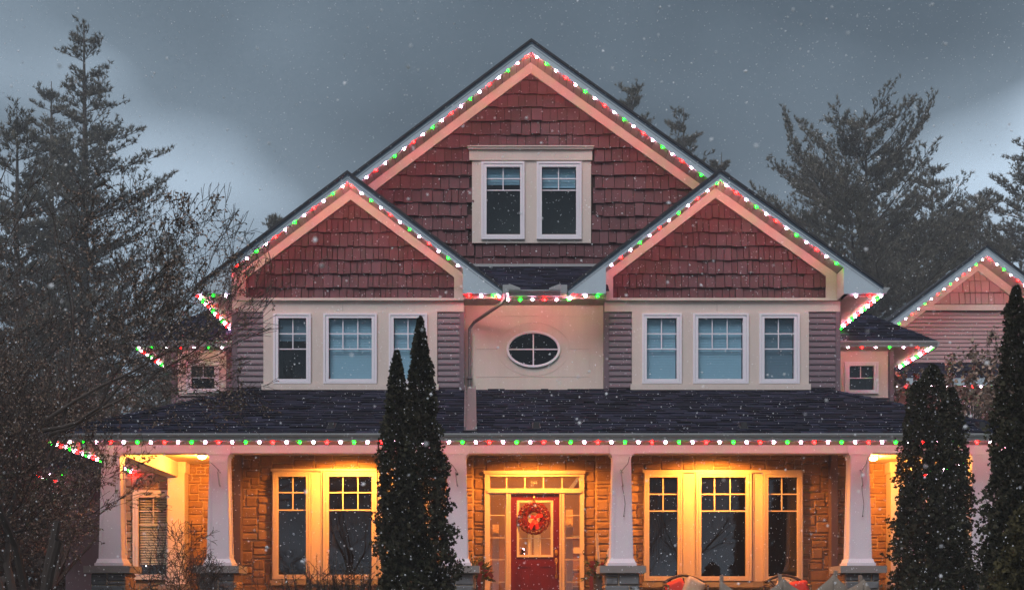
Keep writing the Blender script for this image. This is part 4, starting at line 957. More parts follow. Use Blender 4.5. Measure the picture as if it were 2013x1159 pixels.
# ------------------------------------------------------------------ porch lamps
def porch_lamp(x, y, label, watts, globe=False, ang=168):
    r = thing('ceiling_lamp', (x, y, ZC), label, 'lamp', 'porch ceiling lamps')
    MB().lathe((x, y, ZC), [(.09, -.001), (.095, -.018), (.07, -.02)], 20).build('lamp_ring', M['ceiling'], r)
    if globe: MB().ball((x, y, ZC-.045), .062, (1.25, 1.25, .6), 16, 8).build('lamp_lens', M['lamp'], r, smooth=True)
    else: MB().lathe((x, y, ZC-.021), [(.066, 0), (.06, -.006)], 20).build('lamp_lens', M['lamp'], r)
    l = bpy.data.lights.new('lamp_light', 'SPOT' if not globe else 'POINT'); l.energy = watts; l.color = (1, .31, .035); l.shadow_soft_size = .06
    if not globe: l.spot_size = math.radians(ang); l.spot_blend = .35
    o = bpy.data.objects.new('lamp_light', l); finish(o, r, (x, y, ZC-.03 if not globe else ZC-.13))
porch_lamp(X(683, -.2), -.42, 'round warm lamp in the porch ceiling above the left window', 670)
porch_lamp(X(1405, -.2), -.42, 'round warm lamp in the porch ceiling above the right window', 670)
porch_lamp(X(1050, -.2), -.45, 'round warm lamp in the porch ceiling above the red door', 560)
porch_lamp(X(397, .9), .9, 'bare glowing lamp on the left side porch ceiling', 210, True)
porch_lamp(X(1717, 1.2), 1.2, 'bare glowing lamp on the right side porch ceiling', 180, True)
l = bpy.data.lights.new('foyer_light', 'POINT'); l.energy = 42; l.color = (1, .55, .2); l.shadow_soft_size = .1
fl_r = thing('foyer_pendant', (.75, 2.0, ZC-.15), 'small pendant lamp hanging inside behind the red door', 'lamp')
MB().lathe((.75, 2.0, ZC-.3), [(.05, .15), (.09, .05), (.1, 0)], 14).build('lamp_shade', M['foyerwhite'], fl_r)
o = bpy.data.objects.new('foyer_light', l); finish(o, fl_r, (.75, 2.0, ZC-.42))
# little lit tree in the foyer and one behind the blinds
def xmas(x, y, z, h, label, seed):
    r = thing('christmas_tree', (x, y, z), label, 'christmas tree'); rg = random.Random(seed)
    m = MB(); n = 700
    for i in range(n):
        t = rg.random()**.8; a = rg.random()*6.283; rr = (1-t)*h*.27*rg.uniform(.5, 1.05)
        p = Vector((x+rr*math.cos(a), y+rr*math.sin(a), z+.1+t*h)); d_ = Vector((math.cos(a)*.06, math.sin(a)*.06, rg.uniform(-.04, .02))); w_ = Vector((-math.sin(a), math.cos(a), .3))*.012
        m.add([p-w_, p+w_, p+d_], [(0, 1, 2)])
    m.build('foliage', M['arbor'], r)
    for i in range(26):
        t = rg.random(); a = rg.uniform(3.5, 5.9); rr = (1-t)*h*.27
        o = bpy.data.objects.new('fairy_light', BM['w']); finish(o, r, (x+rr*math.cos(a), y+rr*math.sin(a), z+.1+t*h)); o.scale = (.33, .33, .33)
BMs = None
xmas(X(1029, 1.5), 1.55, FL, 1.35, 'small lit christmas tree inside behind the red door glass', 3)
xmas(X(283, 3.1), 3.05, FL, 1.5, 'small lit christmas tree behind the blinds of the left side window', 5)
# wreath
wx, wz, wy = X(1049.5, YD), Z(1018, YD), ddY-.05
W = thing('wreath', (wx, wy, wz), 'round wreath of red berries with a red bow hanging on the door', 'wreath')
m = MB(); m.tube([(wx+.2*math.cos(t), wy+.0, wz+.2*math.sin(t)) for t in np.linspace(0, 2*math.pi, 33)], .045, 8); m.build('wreath_ring', M['black'], W)
m = MB(); rg = random.Random(4)
for i in range(620):
    t = rg.random()*6.283; q = rg.uniform(math.pi*.75, math.pi*2.25); rr = .215+.085*math.cos(q+math.pi); yy = wy-.055*abs(math.sin(q))-.01
    m.ball((wx+rr*math.cos(t), yy, wz+rr*math.sin(t)), rg.uniform(.013, .021), (1, 1, 1), 6, 4)
tag(m.build('berries', M['berry'], W, smooth=True), kind='stuff')
m = MB()
def rib(pts, w_, m):
    for i in range(len(pts)-1):
        a, b_ = Vector(pts[i]), Vector(pts[i+1]); d_ = (b_-a).normalized(); s__ = Vector((-d_.z, 0, d_.x))
        m.hexa([a-s__*w_[i], a+s__*w_[i], b_+s__*w_[i+1], b_-s__*w_[i+1]], [q+Vector((0, .012, 0)) for q in (a-s__*w_[i], a+s__*w_[i], b_+s__*w_[i+1], b_-s__*w_[i+1])])
bx, bz, by = wx+.03, wz+.0, wy-.075
rib([(bx, by, bz), (bx-.05, by-.02, bz-.10), (bx-.11, by, bz-.20)], [.02, .035, .04], m); rib([(bx, by, bz), (bx+.02, by-.025, bz-.11), (bx+.04, by, bz-.21)], [.02, .032, .036], m)
rib([(bx, by-.01, bz), (bx+.06, by-.03, bz+.045), (bx+.13, by-.01, bz+.05)], [.015, .045, .03], m); rib([(bx, by-.01, bz), (bx-.05, by-.03, bz+.03), (bx-.10, by-.01, bz+.01)], [.015, .04, .03], m)
m.ball((bx, by-.02, bz), .025); m.build('bow', M['ribbon'], W)
m = MB(); m.tube([(wx, wy-.01, wz+.22), (wx, ddY-.03, Z(985, YD)), (wx, ddY-.02, Z(976, YD)), (wx, ddY+.0, dr[3])], .008, 5)
for k in range(6): m.tube([(wx, ddY-.045, Z(981, YD)), (wx+.035*math.cos(k*1.047+.52), ddY-.045, Z(981, YD)+.035*math.sin(k*1.047+.52))], .006, 4)
m.build('wreath_hanger', M['brass'], W)
# sprig + gold centre
m = MB()
for i in range(9): m.ball((wx+rg.uniform(-.06, .06), wy-.06, wz+rg.uniform(.0, .07)), rg.uniform(.01, .02))
m.build('gold_ornaments', M['brass'], W)
# ------------------------------------------------------------------ porch furniture
def chair(cx, cy, label):
    r = thing('porch_chair', (cx, cy, FL), label, 'chair', 'metal chairs on the porch'); z = FL; mt = M['chair']
    hw = .35; T = EYE+.50
    def arch(dz, w_, n=13, sag=0): return [(cx-w_+2*w_*i/(n-1), cy+.28+.03*math.sin(math.pi*i/(n-1)), T-.13+dz+.125*math.sin(math.pi*i/(n-1))) for i in range(n)]
    MB().tube(arch(0, hw), .026, 8).build('top_rail', mt, r, smooth=True)
    m = MB(); m.tube([(cx-hw+.02, cy+.28, T-.12), (cx-.19, cy+.29, T-.20), (cx, cy+.295, T-.16), (cx+.19, cy+.29, T-.20), (cx+hw-.02, cy+.28, T-.12)], .017, 6)
    for k in (-.2, -.1, 0, .1, .2): m.tube([(cx+k*1.2, cy+.3, T-.05-abs(k)*.25), (cx+k*.75, cy+.29, T-.2), (cx+k*1.1, cy+.26, z+.47)], .014, 5)
    m.build('back_lattice', mt, r)
    for s in (-1, 1):
        MB().tube([(cx+s*hw, cy+.28, T-.13), (cx+s*hw*.97, cy+.25, z+.45), (cx+s*hw*.95, cy+.30, z)], .02, 7).build('leg', mt, r, smooth=True)
        MB().tube([(cx+s*hw*.97, cy-.28, z+.64), (cx+s*hw*.96, cy-.27, z+.42), (cx+s*hw*.95, cy-.30, z)], .018, 7).build('leg', mt, r, smooth=True)
        MB().tube([(cx+s*hw, cy+.27, z+.66), (cx+s*hw*1.02, cy, z+.68), (cx+s*hw*.98, cy-.27, z+.65)], .022, 7).build('armrest', mt, r, smooth=True)
    boxp('seat', mt, r, cx-hw*.93, cx+hw*.93, cy-.27, cy+.26, z+.40, z+.43)
def cushion(cx, cy, cz, w_, h, tilt, mt, label, yrot=0):
    r = []; f = []; n = 9
    for sy in (-1, 1):
        for i in range(n):
            for j in range(n):
                u, v = i/(n-1)*2-1, j/(n-1)*2-1; b_ = max(0, (1-u**4)*(1-v**4))**.5*.075; k = 1-.10*(u*u*v*v)**2-.03*(1-u*u)*abs(v)-.03*(1-v*v)*abs(u)
                r.append(Vector((u*w_/2*k, sy*b_, v*h/2*k)))
    for s in range(2):
        for i in range(n-1):
            for j in range(n-1):
                a = s*n*n+i*n+j; q = (a, a+n, a+n+1, a+1); f.append(q if s == 0 else q[::-1])
    Rm = Matrix.Rotation(math.radians(-12), 3, 'X') @ Matrix.Rotation(math.radians(tilt), 3, 'Y')
    o = MB().add([Rm @ p+Vector((cx, cy, cz)) for p in r], f).build('cushion', mt, None, (cx, cy, cz), smooth=True)
    tag(o, label, 'cushion', 'cushions on the porch chairs')
c1x, c2x = X(1344, -1.2), X(1541, -1.2)
chair(c1x, -1.5, 'arched bronze metal chair under the left part of the right porch window'); chair(c2x, -1.5, 'arched bronze metal chair nearest the rightmost window pane')
cushion(c1x-.15, -1.4, FL+.59, .36, .36, -38+15, M['cushion'], 'plain red cushion on the porch chair nearer the door'); cushion(c1x+.13, -1.45, FL+.61, .36, .38, 28, M['pcushion'], 'cream patterned cushion leaning beside the plain red one nearer the door')
cushion(c2x-.02, -1.4, FL+.60, .36, .36, 20, M['pcushion'], 'cream patterned cushion on the porch chair farther from the door'); cushion(c2x+.2, -1.46, FL+.58, .38, .34, -8, M['cushion'], 'plain red cushion on the porch chair farther from the door')
# planters with greenery
def sprays(m, cx, cy, cz, n, R_, up, rg, ln=.16):
    for i in range(n):
        a = rg.random()*6.283; el = rg.uniform(*up); d_ = Vector((math.cos(a)*math.cos(el), math.sin(a)*math.cos(el), math.sin(el))); p = Vector((cx, cy, cz)); q = p+d_*R_*rg.uniform(.5, 1)+Vector((0, 0, -.25*R_*rg.random()))
        m.tube([p, (p+q)/2+Vector((0, 0, .05)), q], [.006, .004, .002], 3, False)
        for k in range(16):
            t = .25+.75*k/15; b_ = p+(q-p)*t; s__ = Vector((rg.uniform(-1, 1), rg.uniform(-1, 1), rg.uniform(-.6, .8))).normalized()*ln*.5*(1.2-t*.6); w_ = s__.cross(d_).normalized()*.014
            m.add([b_-w_, b_+w_, b_+s__+d_*.04], [(0, 1, 2)])
def planter(px, Y, label, seed, logs):
    rg = random.Random(seed); cx = X(px, Y); r = thing('planter', (cx, Y, FL), label, 'planter', 'winter planters beside the door'); zt_ = EYE+.53
    MB().lathe((cx, Y, FL), [(.13, 0), (.14, .03), (.19, zt_-FL-.03), (.215, zt_-FL-.03), (.215, zt_-FL), (.17, zt_-FL), (.16, zt_-FL-.05)], 20).build('pot', M['planter'], r)
    m = MB(); sprays(m, cx, Y, zt_-.02, 95, .40, (-.2, 1.25), rg); tag(m.build('greenery', M['pine2'], r), kind='stuff')
    if logs:
        for dx, h, tl in ((-.03, .72, -.06), (.16, .55, .05), (.02, .45, .12)): MB().tube([(cx+dx, Y+.03, zt_-.1), (cx+dx+tl, Y+.03, zt_+h)], .028, 8).build('birch_log', M['birch'], r)
    m = MB(); bx_ = cx+(-.16 if logs else .12)
    rib([(bx_, Y-.2, zt_+.08), (bx_-.05, Y-.24, zt_-.12), (bx_-.03, Y-.22, zt_-.28), (bx_-.13, Y-.24, zt_-.42)], [.03, .035, .03, .035], m); rib([(bx_, Y-.2, zt_+.08), (bx_+.12, Y-.24, zt_+.02), (bx_+.2, Y-.2, zt_-.06)], [.02, .05, .03], m); rib([(bx_, Y-.2, zt_+.08), (bx_-.06, Y-.24, zt_+.17), (bx_+.02, Y-.22, zt_+.2)], [.02, .05, .03], m); m.build('ribbon', M['garland_ribbon'], r)
    for k in range(6): MB().ball((cx+rg.uniform(-.25, .25), Y-rg.uniform(.12, .25), zt_+rg.uniform(-.05, .2)), .032, (1, 1, 1), 10, 7).build('bauble', M['berry'], r, smooth=True)
M['pine2'] = mat('winter_greenery', (.06, .085, .035), .8, var=.3, vscale=8)
planter(1183, -.95, 'dark planter with birch logs, greenery and ribbon right of the door', 2, True); planter(934, -.6, 'dark planter of evergreen sprigs left of the door behind a column', 8, False)
# cone tree ornament inside the left window
cx, cy = X(656, 1.0), 1.0; cz0, cz1 = Z(1098, 1.0), Z(1048, 1.0)
r = thing('cone_tree', (cx, cy, FL), 'amber cone tree with a bow standing inside the left porch window', 'ornament')
MB().lathe((cx, cy, FL), [(.14, 0), (.14, cz0-FL-.12), (.02, cz0-FL-.1)], 12).build('stand', M['planter'], r); MB().lathe((cx, cy, cz0-.02), [(.115, 0), (.02, cz1-cz0), (.012, cz1-cz0+.03)], 16).build('cone', M['pcushion'], r, smooth=True)
m = MB(); rib([(cx, cy-.03, cz1+.05), (cx-.08, cy-.04, cz1+.13), (cx-.1, cy-.04, cz1+.0)], [.02, .05, .02], m); rib([(cx, cy-.03, cz1+.05), (cx+.08, cy-.04, cz1+.15), (cx+.1, cy-.04, cz1+.05)], [.02, .05, .02], m); m.build('bow', M['curtain'], r)
m = MB(); sprays(m, cx, cy, cz0-.05, 40, .24, (-.6, .9), random.Random(3), .1); tag(m.build('garland', M['arbor'], r), kind='stuff')
# burlap windbreak
YBu = -4.6
st = [(1414, 1131), (1539, 1129), (1638, 1121.5), (1697, 1131)]
r = thing('burlap_windbreak', (X(1540, YBu), YBu, ground_z(YBu)), 'grey burlap slung between wooden stakes in front of the porch', 'windbreak')
pts = [(X(a, YBu), Z(b_, YBu)) for a, b_ in st]
for i, (x_, z_) in enumerate(pts):
    lean = .04*(-1)**i
    m = MB(); m.hexa([(x_-.025, YBu-.02, 0.4), (x_+.025, YBu-.02, 0.4), (x_+.025, YBu+.025, 0.4), (x_-.025, YBu+.025, 0.4)], [(x_-.03+lean, YBu-.02, z_), (x_+.022+lean, YBu-.02, z_), (x_+.022+lean, YBu+.025, z_+.01), (x_-.03+lean, YBu+.025, z_+.01)]); m.build('stake', M['wood'], r)
seg = [(pts[0][0]-.0, pts[0][1], pts[1][0], pts[1][1]), (pts[1][0], pts[1][1], pts[2][0], pts[2][1]), (pts[2][0], pts[2][1], pts[3][0], pts[3][1]), (pts[3][0], pts[3][1], pts[3][0]+1.0, pts[3][1]-.5)]
for k, (xa_, za_, xb_, zb_) in enumerate(seg):
    v = []; f = []; n = 22; mrows = 9
    for i in range(n+1):
        t = i/n; x_ = xa_+(xb_-xa_)*t; dd = min(t, 1-t)*abs(xb_-xa_); top = za_+(zb_-za_)*t-.045-.42*(1-math.exp(-dd*2.6))
        for j in range(mrows+1):
            u = j/mrows; z_ = top+(GR-top)*u; fold = .05*math.sin(9*t+3*k)+.03*math.sin(31*t+u*5+k)*(.3+u); 
            v.append((x_, YBu-.03-fold*min(1, dd*5+u*.4), z_))
    for i in range(n):
        for j in range(mrows): a = i*(mrows+1)+j; f.append((a, a+mrows+1, a+mrows+2, a+1))
    ob = MB().add(v, f).build('burlap_panel', M['burlap'], r, smooth=True); sm = ob.modifiers.new('thick', 'SOLIDIFY'); sm.thickness = .006
# ------------------------------------------------------------------ neighbour's house
YN = 12.0
NH = thing('neighbour_house', (X(1940, YN), YN, GR), 'pink sided gabled house partly hidden at the right edge', 'house')
ORG_H = H
A_, L_, R_ = (1940, 482.5), (1722, 650), (2110, 612)
def fn_top(A, RMn): return RMn[0][0](A[0])-.25
A, L, R, RMn = gable(A_, L_, R_, YN-.75, YN, YN+8, .27, .26, pitch=.17, par=NH)
zb_ = Z(716, YN); xl, xr = X(1745, YN), X(2100, YN); 
MB().prism([(X(1775, YN), Z(620, YN)), (X(2100, YN), Z(620, YN)), (A[0], fn_top(A, RMn))], YN, YN+.2).build('gable_wall', M['shakeback'], NH)
boxp('wall', M['npink'], NH, xl, xr, YN, YN+.15, GR, Z(640, YN)-.002)
zt0 = Z(598, YN)
(fn1, on1), (fn2, on2) = RMn
def atz(f, o, x0, x1):      # x where a rake line meets the band
    return x0+(x1-x0)*(zt0-f(x0)-o+.12)/((f(x1)-f(x0)) or 1)
rgn = [(atz(fn1, on1, A[0]-3, A[0]), zt0), (atz(fn2, on2, A[0]+3, A[0]), zt0), (A[0], fn1(A[0])+on1-.12)]
ps = tabs((0, YN, 0), (1, 0, 0), (0, 0, 1), (0, -1, 0), rgn, .32, (.14, .3), .05, .008, gap=.018, v0=zt0, jit=.003)
pool('shingle', ps, M['nshake'], NH); flush()
boxp('band_board', M['cream'], NH, X(1800, YN), X(2090, YN), YN-.09, YN-.03, Z(611, YN), Z(600, YN))
f1 = RMn[0][0]; z = Z(612, YN)-.108
while z > Z(830, YN):
    xs0 = max(xl, A[0]-(f1(A[0])-.27-.2-z)/((f1(A[0])-f1(A[0]-1)))) if z > Z(660, YN) else xl
    q = MB().hexa([(xs0, YN-.024, z+.006), (xr, YN-.024, z+.006), (xr, YN-.006, z+.1), (xs0, YN-.006, z+.1)], [(xs0, YN, z+.006), (xr, YN, z+.006), (xr, YN, z+.1), (xs0, YN, z+.1)]); q.build('siding_plank', M['npink'], NH); z -= .108
# its lower roof, eave and window
yl = YN-1.7; zr = Z(743, yl); zr2 = Z(714, YN); V2 = Vector((0, YN-yl, zr2-zr)); lv = V2.length; V2.normalize()
xprism(MB(), [(yl, zr), (YN, zr2), (YN, zr2-.04), (yl, zr-.04)], xl, xr).build('roof', M['asphalt_edge'], NH)
put(tabs((xl, yl, zr), (1, 0, 0), V2, (0, -V2.z, V2.y), [(0, 0), (xr-xl, 0), (xr-xl, lv), (0, lv)], .16, (.14, .4), .016, .004, jit=0, gap=.004, over=.02, tj=.5), 'asphalt_shingles', M['asphalt'], NH)
boxp('fascia', M['fascia'], NH, xl, xr, yl-.02, yl, Z(757, yl), zr-.0); boxp('soffit', M['soffit'], NH, xl, xr, yl, YN, Z(757, yl), Z(757, yl)+.02)
lstring("string lights along the lower eave of the neighbour's pink house", [((X(1764, yl), yl, Z(759.5, yl)), (X(2010, yl), yl, Z(759.5, yl)), 16, 'wrwg')])
def rkn(px, E): f = line(pz(A_, YN-.75), pz(E, YN-.75)); x = X(px, YN-.75); return (x, YN-.72, f(x)-.285)
lstring("string lights on the left rake of the neighbour's gable", [(rkn(1932, L_), rkn(1756, L_), 15, 'wgwr')]); lstring("string lights on the right rake of the neighbour's gable", [(rkn(1947, R_), rkn(2070, R_), 10, 'rwgw')])
window((1885, 1935, 790, 870), (1890, 1930, 796, 864), [1908, 1914], [], YN-.06, par=NH, glass='paned', room=False)
boxp('garage_header', M['cream'], NH, X(1870, YN), X(2020, YN), YN-.05, YN-.0255, Z(790, YN), Z(775, YN))
# ------------------------------------------------------------------ vegetation
def arbor(x, y, z, tips, spread, n, label, seed, group='tall narrow arborvitae in front of the house', col='arbor', sz=.78):
    """tips: (dx, height, base radius, power) of each leader"""
    r = thing('arborvitae', (x, y, z), label, 'arborvitae', group); rs = np.random.RandomState(seed)
    V_ = []
    tot = sum(t[1]*t[2] for t in tips)
    for (dx, h, br, pw) in tips:
        k = int(n*h*br/tot); t = rs.rand(k)**.92; ang = rs.rand(k)*2*np.pi
        prof = np.where(t < .12, .86+t*1.2, 1.0)*(1-t)**pw
        lump = .94+.17*np.sin(ang*3+t*23+seed)+.14*np.sin(ang*5-t*41)+.10*np.sin(ang*2+t*67+2)+.06*np.sin(ang*9+t*120)
        rad = br*prof*lump*rs.uniform(.35, 1.0, k)**.45*np.where(rs.rand(k) < .05, 1.14, 1.0)
        cx = x+dx*np.clip(t*1.6, .25, 1)+rad*np.cos(ang); cy = y+rad*np.sin(ang); cz = z+.08+t*h
        # spray: upright fans leaning outwards
        out_ = np.stack([np.cos(ang), np.sin(ang), np.zeros(k)], 1); up = np.stack([np.zeros(k), np.zeros(k), np.ones(k)], 1)
        d_ = out_*rs.uniform(.2, 1.0, (k, 1))+up*rs.uniform(.1, 1.2, (k, 1))+rs.normal(0, .35, (k, 3)); d_ /= np.linalg.norm(d_, axis=1)[:, None]
        s_ = np.cross(d_, rs.normal(0, 1, (k, 3))); s_ /= np.linalg.norm(s_, axis=1)[:, None]
        ln_ = rs.uniform(.05, .13, (k, 1))*sz*(1-.45*t[:, None]); wd = ln_*rs.uniform(.16, .3, (k, 1)); c = np.stack([cx, cy, cz], 1)
        for sgn, lf in ((0, 1.), (1, .72), (-1, .72)):
            dd = d_+s_*sgn*.75; dd /= np.linalg.norm(dd, axis=1)[:, None]; sw = np.cross(dd, np.cross(dd, s_)+1e-3); sw /= np.linalg.norm(sw, axis=1)[:, None]
            b_ = c+d_*ln_*.25*(sgn != 0)
            q = np.stack([b_, b_+dd*ln_*lf*.55+sw*wd, b_+dd*ln_*lf, b_+dd*ln_*lf*.55-sw*wd], 1); V_.append(q.reshape(-1, 3))
    fast_mesh('foliage', np.concatenate(V_), 4, M[col], r)
    m = MB()
    for (dx, h, br, pw) in tips: m.tube([(x+dx*.25, y, z-.1), (x+dx*.7, y, z+h*.4), (x+dx, y, z+h*.93)], [br*.13, br*.07, .008], 7)
    m.build('trunk', M['bark'], r)
def gx(px, D): return (px-VX)*D/F
gz_ = GR
D1 = 19.0; h1 = EYE+(VY-637)*D1/F-gz_; h1b = EYE+(VY-703)*D1/F-gz_
arbor(gx(822, D1), D1+CAM_Y, gz_, [(0.03, h1, .66, .82), (-.30, h1b, .52, .72)], 0, 36000, 'tall two tipped arborvitae hiding the porch left of the door', 1)
D2 = 20.6
arbor(gx(1837, D2), D2+CAM_Y, gz_, [(-.03, EYE+(VY-728)*D2/F-gz_, .76, .55), (-.27, EYE+(VY-762)*D2/F-gz_, .50, .5), (.26, EYE+(VY-775)*D2/F-gz_, .50, .5)], 0, 34000, 'broad three tipped arborvitae at the right porch corner', 2)
D3 = 16.5
arbor(gx(2004, D3), D3+CAM_Y, gz_, [(-.04, EYE+(VY-578)*D3/F-gz_, .50, .62), (.2, EYE+(VY-700)*D3/F-gz_, .6, .55)], 0, 32000, 'tallest arborvitae cut by the right edge', 3)
M['arbor2'] = mat('olive_foliage', (.060, .052, .022), .8, var=.4, vscale=2, island=.5, spec=.15)
arbor(gx(2030, 14.5), 14.5+CAM_Y, gz_-.1, [(0, EYE+(VY-985)*14.5/F-gz_, .52, .45)], 0, 16000, 'small olive green shrub in the lower right corner', 4, group=None, col='arbor2')
# yew sprigs in front of the left window
def yew(x, y, z, wd, h, label, seed):
    r = thing('yew_shrub', (x, y, z), label, 'shrub', 'low yews under the left porch window'); rg = random.Random(seed); m = MB(); lv = []
    for i in range(46):
        a = rg.uniform(-1, 1); p = Vector((x+a*wd*.5, y+rg.uniform(-.3, .3), z)); hh = h*rg.uniform(.7, 1)*(1-.25*abs(a)); tip = p+Vector((a*.35+rg.uniform(-.15, .15), rg.uniform(-.2, .2), hh)); pts_ = [p, (p+tip)/2+Vector((rg.uniform(-.05, .05), 0, .03)), tip]
        m.tube(pts_, [.014, .009, .004], 4, False)
        subs = [(pts_, .2)]
        for k in range(7):
            t = rg.uniform(.25, .95); b_ = p+(tip-p)*t; e = b_+Vector((rg.uniform(-.22, .22), rg.uniform(-.18, .18), rg.uniform(.05, .24))); m.tube([b_, e], [.005, .003], 3, False); subs.append(([b_, (b_+e)/2, e], .0))
        for (ps_, t0) in subs:
            L3 = (ps_[2]-ps_[0]).length; n = int(L3/.012)
            for q in range(n):
                t = t0+(1-t0)*q/n; b_ = ps_[0]+(ps_[2]-ps_[0])*t; d_ = (ps_[2]-ps_[0]).normalized(); s_ = d_.cross(Vector((rg.uniform(-1, 1), rg.uniform(-1, 1), rg.uniform(-1, 1)))).normalized(); e = b_+s_*rg.uniform(.022, .034)+d_*.014; w_ = d_*.0035
                lv += [b_-w_, b_+w_, e]
    m.build('twigs', M['bark'], r); fast_mesh('foliage', np.array([tuple(v) for v in lv]), 3, M['yew'], r)
D4 = 20.6
yew(gx(632, D4), D4+CAM_Y, gz_, .85, EYE+(VY-1075)*D4/F-gz_, 'low spiky yew under the left porch window', 11); yew(gx(712, D4), D4+CAM_Y+.1, gz_, .8, EYE+(VY-1085)*D4/F-gz_, 'low spiky yew touching the two tipped arborvitae', 12)
# bare branching
def branch_mesh(rg, stems, depth, r0, len0, lean=.35, upb=.15, leaf=.0, leafsz=.04, rmin=.004, fork=(2, 4), ratio=(.62, .82), sides=(7, 5, 4, 3, 3, 3, 3), wob=.16, minlen=.12, clipfn=None):
    B = MB(); LV = []
    def grow(p, d_, ln_, rad, lv):
        if lv > depth or ln_ < minlen: return
        n = 4 if lv < 3 else 3; pts = [p]; rr = [rad]; dd = d_.copy()
        for i in range(n):
            dd = (dd+Vector((rg.gauss(0, wob), rg.gauss(0, wob), rg.gauss(0, wob)+upb*.35))).normalized(); pts.append(pts[-1]+dd*ln_/n); rr.append(rad*(1-.38*(i+1)/n))
            if clipfn and not clipfn(pts[-1]): break
        B.tube(pts, [max(rmin*.5, q) for q in rr], sides[min(lv, 6)], False)
        if clipfn and not clipfn(pts[-1]): return
        end = pts[-1]; last = lv >= depth or ln_*ratio[1] < minlen
        if leaf and lv >= 3:
            for q in range(int(leaf*len(pts)*(1.8 if last else .8)*rg.random()+.5)):
                b_ = pts[rg.randrange(1, len(pts))]; a = Vector((rg.uniform(-1, 1), rg.uniform(-1, 1), rg.uniform(-1.3, .2))).normalized()*leafsz*rg.uniform(.6, 1.3); s_ = a.cross(Vector((rg.uniform(-1, 1), rg.uniform(-1, 1), rg.uniform(-1, 1)))).normalized()*leafsz*.3
                m_ = b_+a*.55; LV.extend([b_, m_+s_, b_+a, m_-s_])
        k = rg.randint(*fork)
        for i in range(k):
            a = Vector((rg.gauss(0, 1), rg.gauss(0, 1), rg.gauss(0, .6))); a = (a-a.project(dd)).normalized(); sp = rg.uniform(.25, .75)*(1 if i else .45)
            nd = (dd+a*sp+Vector((0, 0, upb))).normalized(); grow(end, nd, ln_*rg.uniform(*ratio), rr[-1]*(.85 if i == 0 else rg.uniform(.5, .72)), lv+1)
        if lv >= 1:
            for i in range(rg.randint(1, 3)):
                b_ = pts[rg.randrange(1, len(pts))]; a = Vector((rg.gauss(0, 1), rg.gauss(0, 1), rg.gauss(0, .6))).normalized(); grow(b_, (dd*.6+a*.8+Vector((0, 0, upb))).normalized(), ln_*rg.uniform(.4, .65), rr[-1]*.5, lv+2)
    for (p, d_, l_, r_) in stems: grow(Vector(p), Vector(d_).normalized(), l_, r_, 0)
    return B, LV
def bare_tree(loc, label, cat, name='bare_tree', group=None, rot=0, scale=1, src=None, **kw):
    if src:
        r = src.copy(); C.objects.link(r); r.location = loc; r.rotation_euler = (0, 0, rot); r.scale = (scale,)*3; tag(r, label); ORG[r.name] = Vector(loc)
        if group: r['group'] = group
        for ch in src.children:
            c = ch.copy(); C.objects.link(c); c.parent = r
        return r
    r = thing(name, loc, label, cat, group); seed = kw.pop('seed'); rg = random.Random(seed)
    stems = kw.pop('stems'); B, LV = branch_mesh(rg, [((0, 0, 0), q[0], q[1], q[2]) if len(q) == 3 else q for q in stems], **kw)
    o = B.build('branches', M['bark'], None, (0, 0, 0)); o.parent = r; o.location = (0, 0, 0)
    if LV: q = fast_mesh('leaves', np.array([tuple(v) for v in LV]), 4, M['leaf'], None, (0, 0, 0)); q.parent = r; q.location = (0, 0, 0); q['kind'] = 'stuff'
    r.rotation_euler = (0, 0, rot); r.scale = (scale,)*3
    return r
gB = 'bare trees with withered leaves at the left'
def clip1(p):      # the crown is kept off the porch
    return (p.x < .42 or p.z > 3.3+.0*p.x) and p.x < 3.15 and p.z < 6.4-.12*abs(p.x)
T1 = bare_tree((-6.35, -6.6, .6), 'bare tree with withered leaves whose branches cross the left bay', 'tree', group=gB, seed=21, stems=[((-.45, .1, 1), 1.7, .085), ((-.12, -.1, 1), 2.0, .08), ((.12, .1, 1), 2.9, .075), ((.03, -.15, 1), 2.5, .07), ((-.3, .4, 1), 1.7, .07), ((.2, .05, 3.3), (1, -.12, .30), 1.5, .026), ((.2, -.05, 3.5), (.9, -.1, .75), 1.7, .028), ((.15, -.05, 3.35), (.8, -.3, .12), 1.3, .028), ((.2, .05, 3.0), (.6, -.1, 1), 1.8, .028)], depth=7, r0=.08, len0=1.5, leaf=.85, leafsz=.042, rmin=.007, clipfn=clip1, ratio=(.66, .86), fork=(2, 3), minlen=.16, upb=.12)
T2 = bare_tree((-9.9, -5.5, .55), 'dense bare tree with withered leaves in the lower left corner', 'tree', group=gB, seed=5, clipfn=lambda p: p.z < 6.7-.1*abs(p.x), stems=[((-.4, .2, 1), 1.7, .11), ((.35, 0, 1), 1.7, .10), ((.1, -.4, .9), 1.5, .08), ((.9, 0, .7), 1.4, .07)], depth=7, r0=.1, len0=1.7, leaf=1.5, leafsz=.048, rmin=.007, ratio=(.66, .86), fork=(2, 3), minlen=.17, upb=.12)
print('bare faces', len(T1.children[0].data.polygons), len(T2.children[0].data.polygons))
bare_tree((-11.0, -1.6, .65), 'bare tree with withered leaves beside the left porch corner', 'tree', group=gB, rot=1.9, scale=1.0, src=T1)
bare_tree((-10.6, 3.5, .65), 'bare tree with withered leaves left of the low side roof', 'tree', group=gB, rot=3.6, scale=1.05, src=T2)
bare_tree((-12.5, -1.0, .65), 'bare tree with withered leaves filling the left edge', 'tree', group=gB, rot=2.2, scale=1.0, src=T2)
bare_tree((-13.5, 9, .65), 'farther bare tree showing under the left pines', 'tree', group=gB, rot=.7, scale=1.3, src=T1)
bare_tree((-8.5, 11, .65), 'farther bare tree showing behind the left wing roof', 'tree', group=gB, rot=4.2, scale=1.15, src=T2)
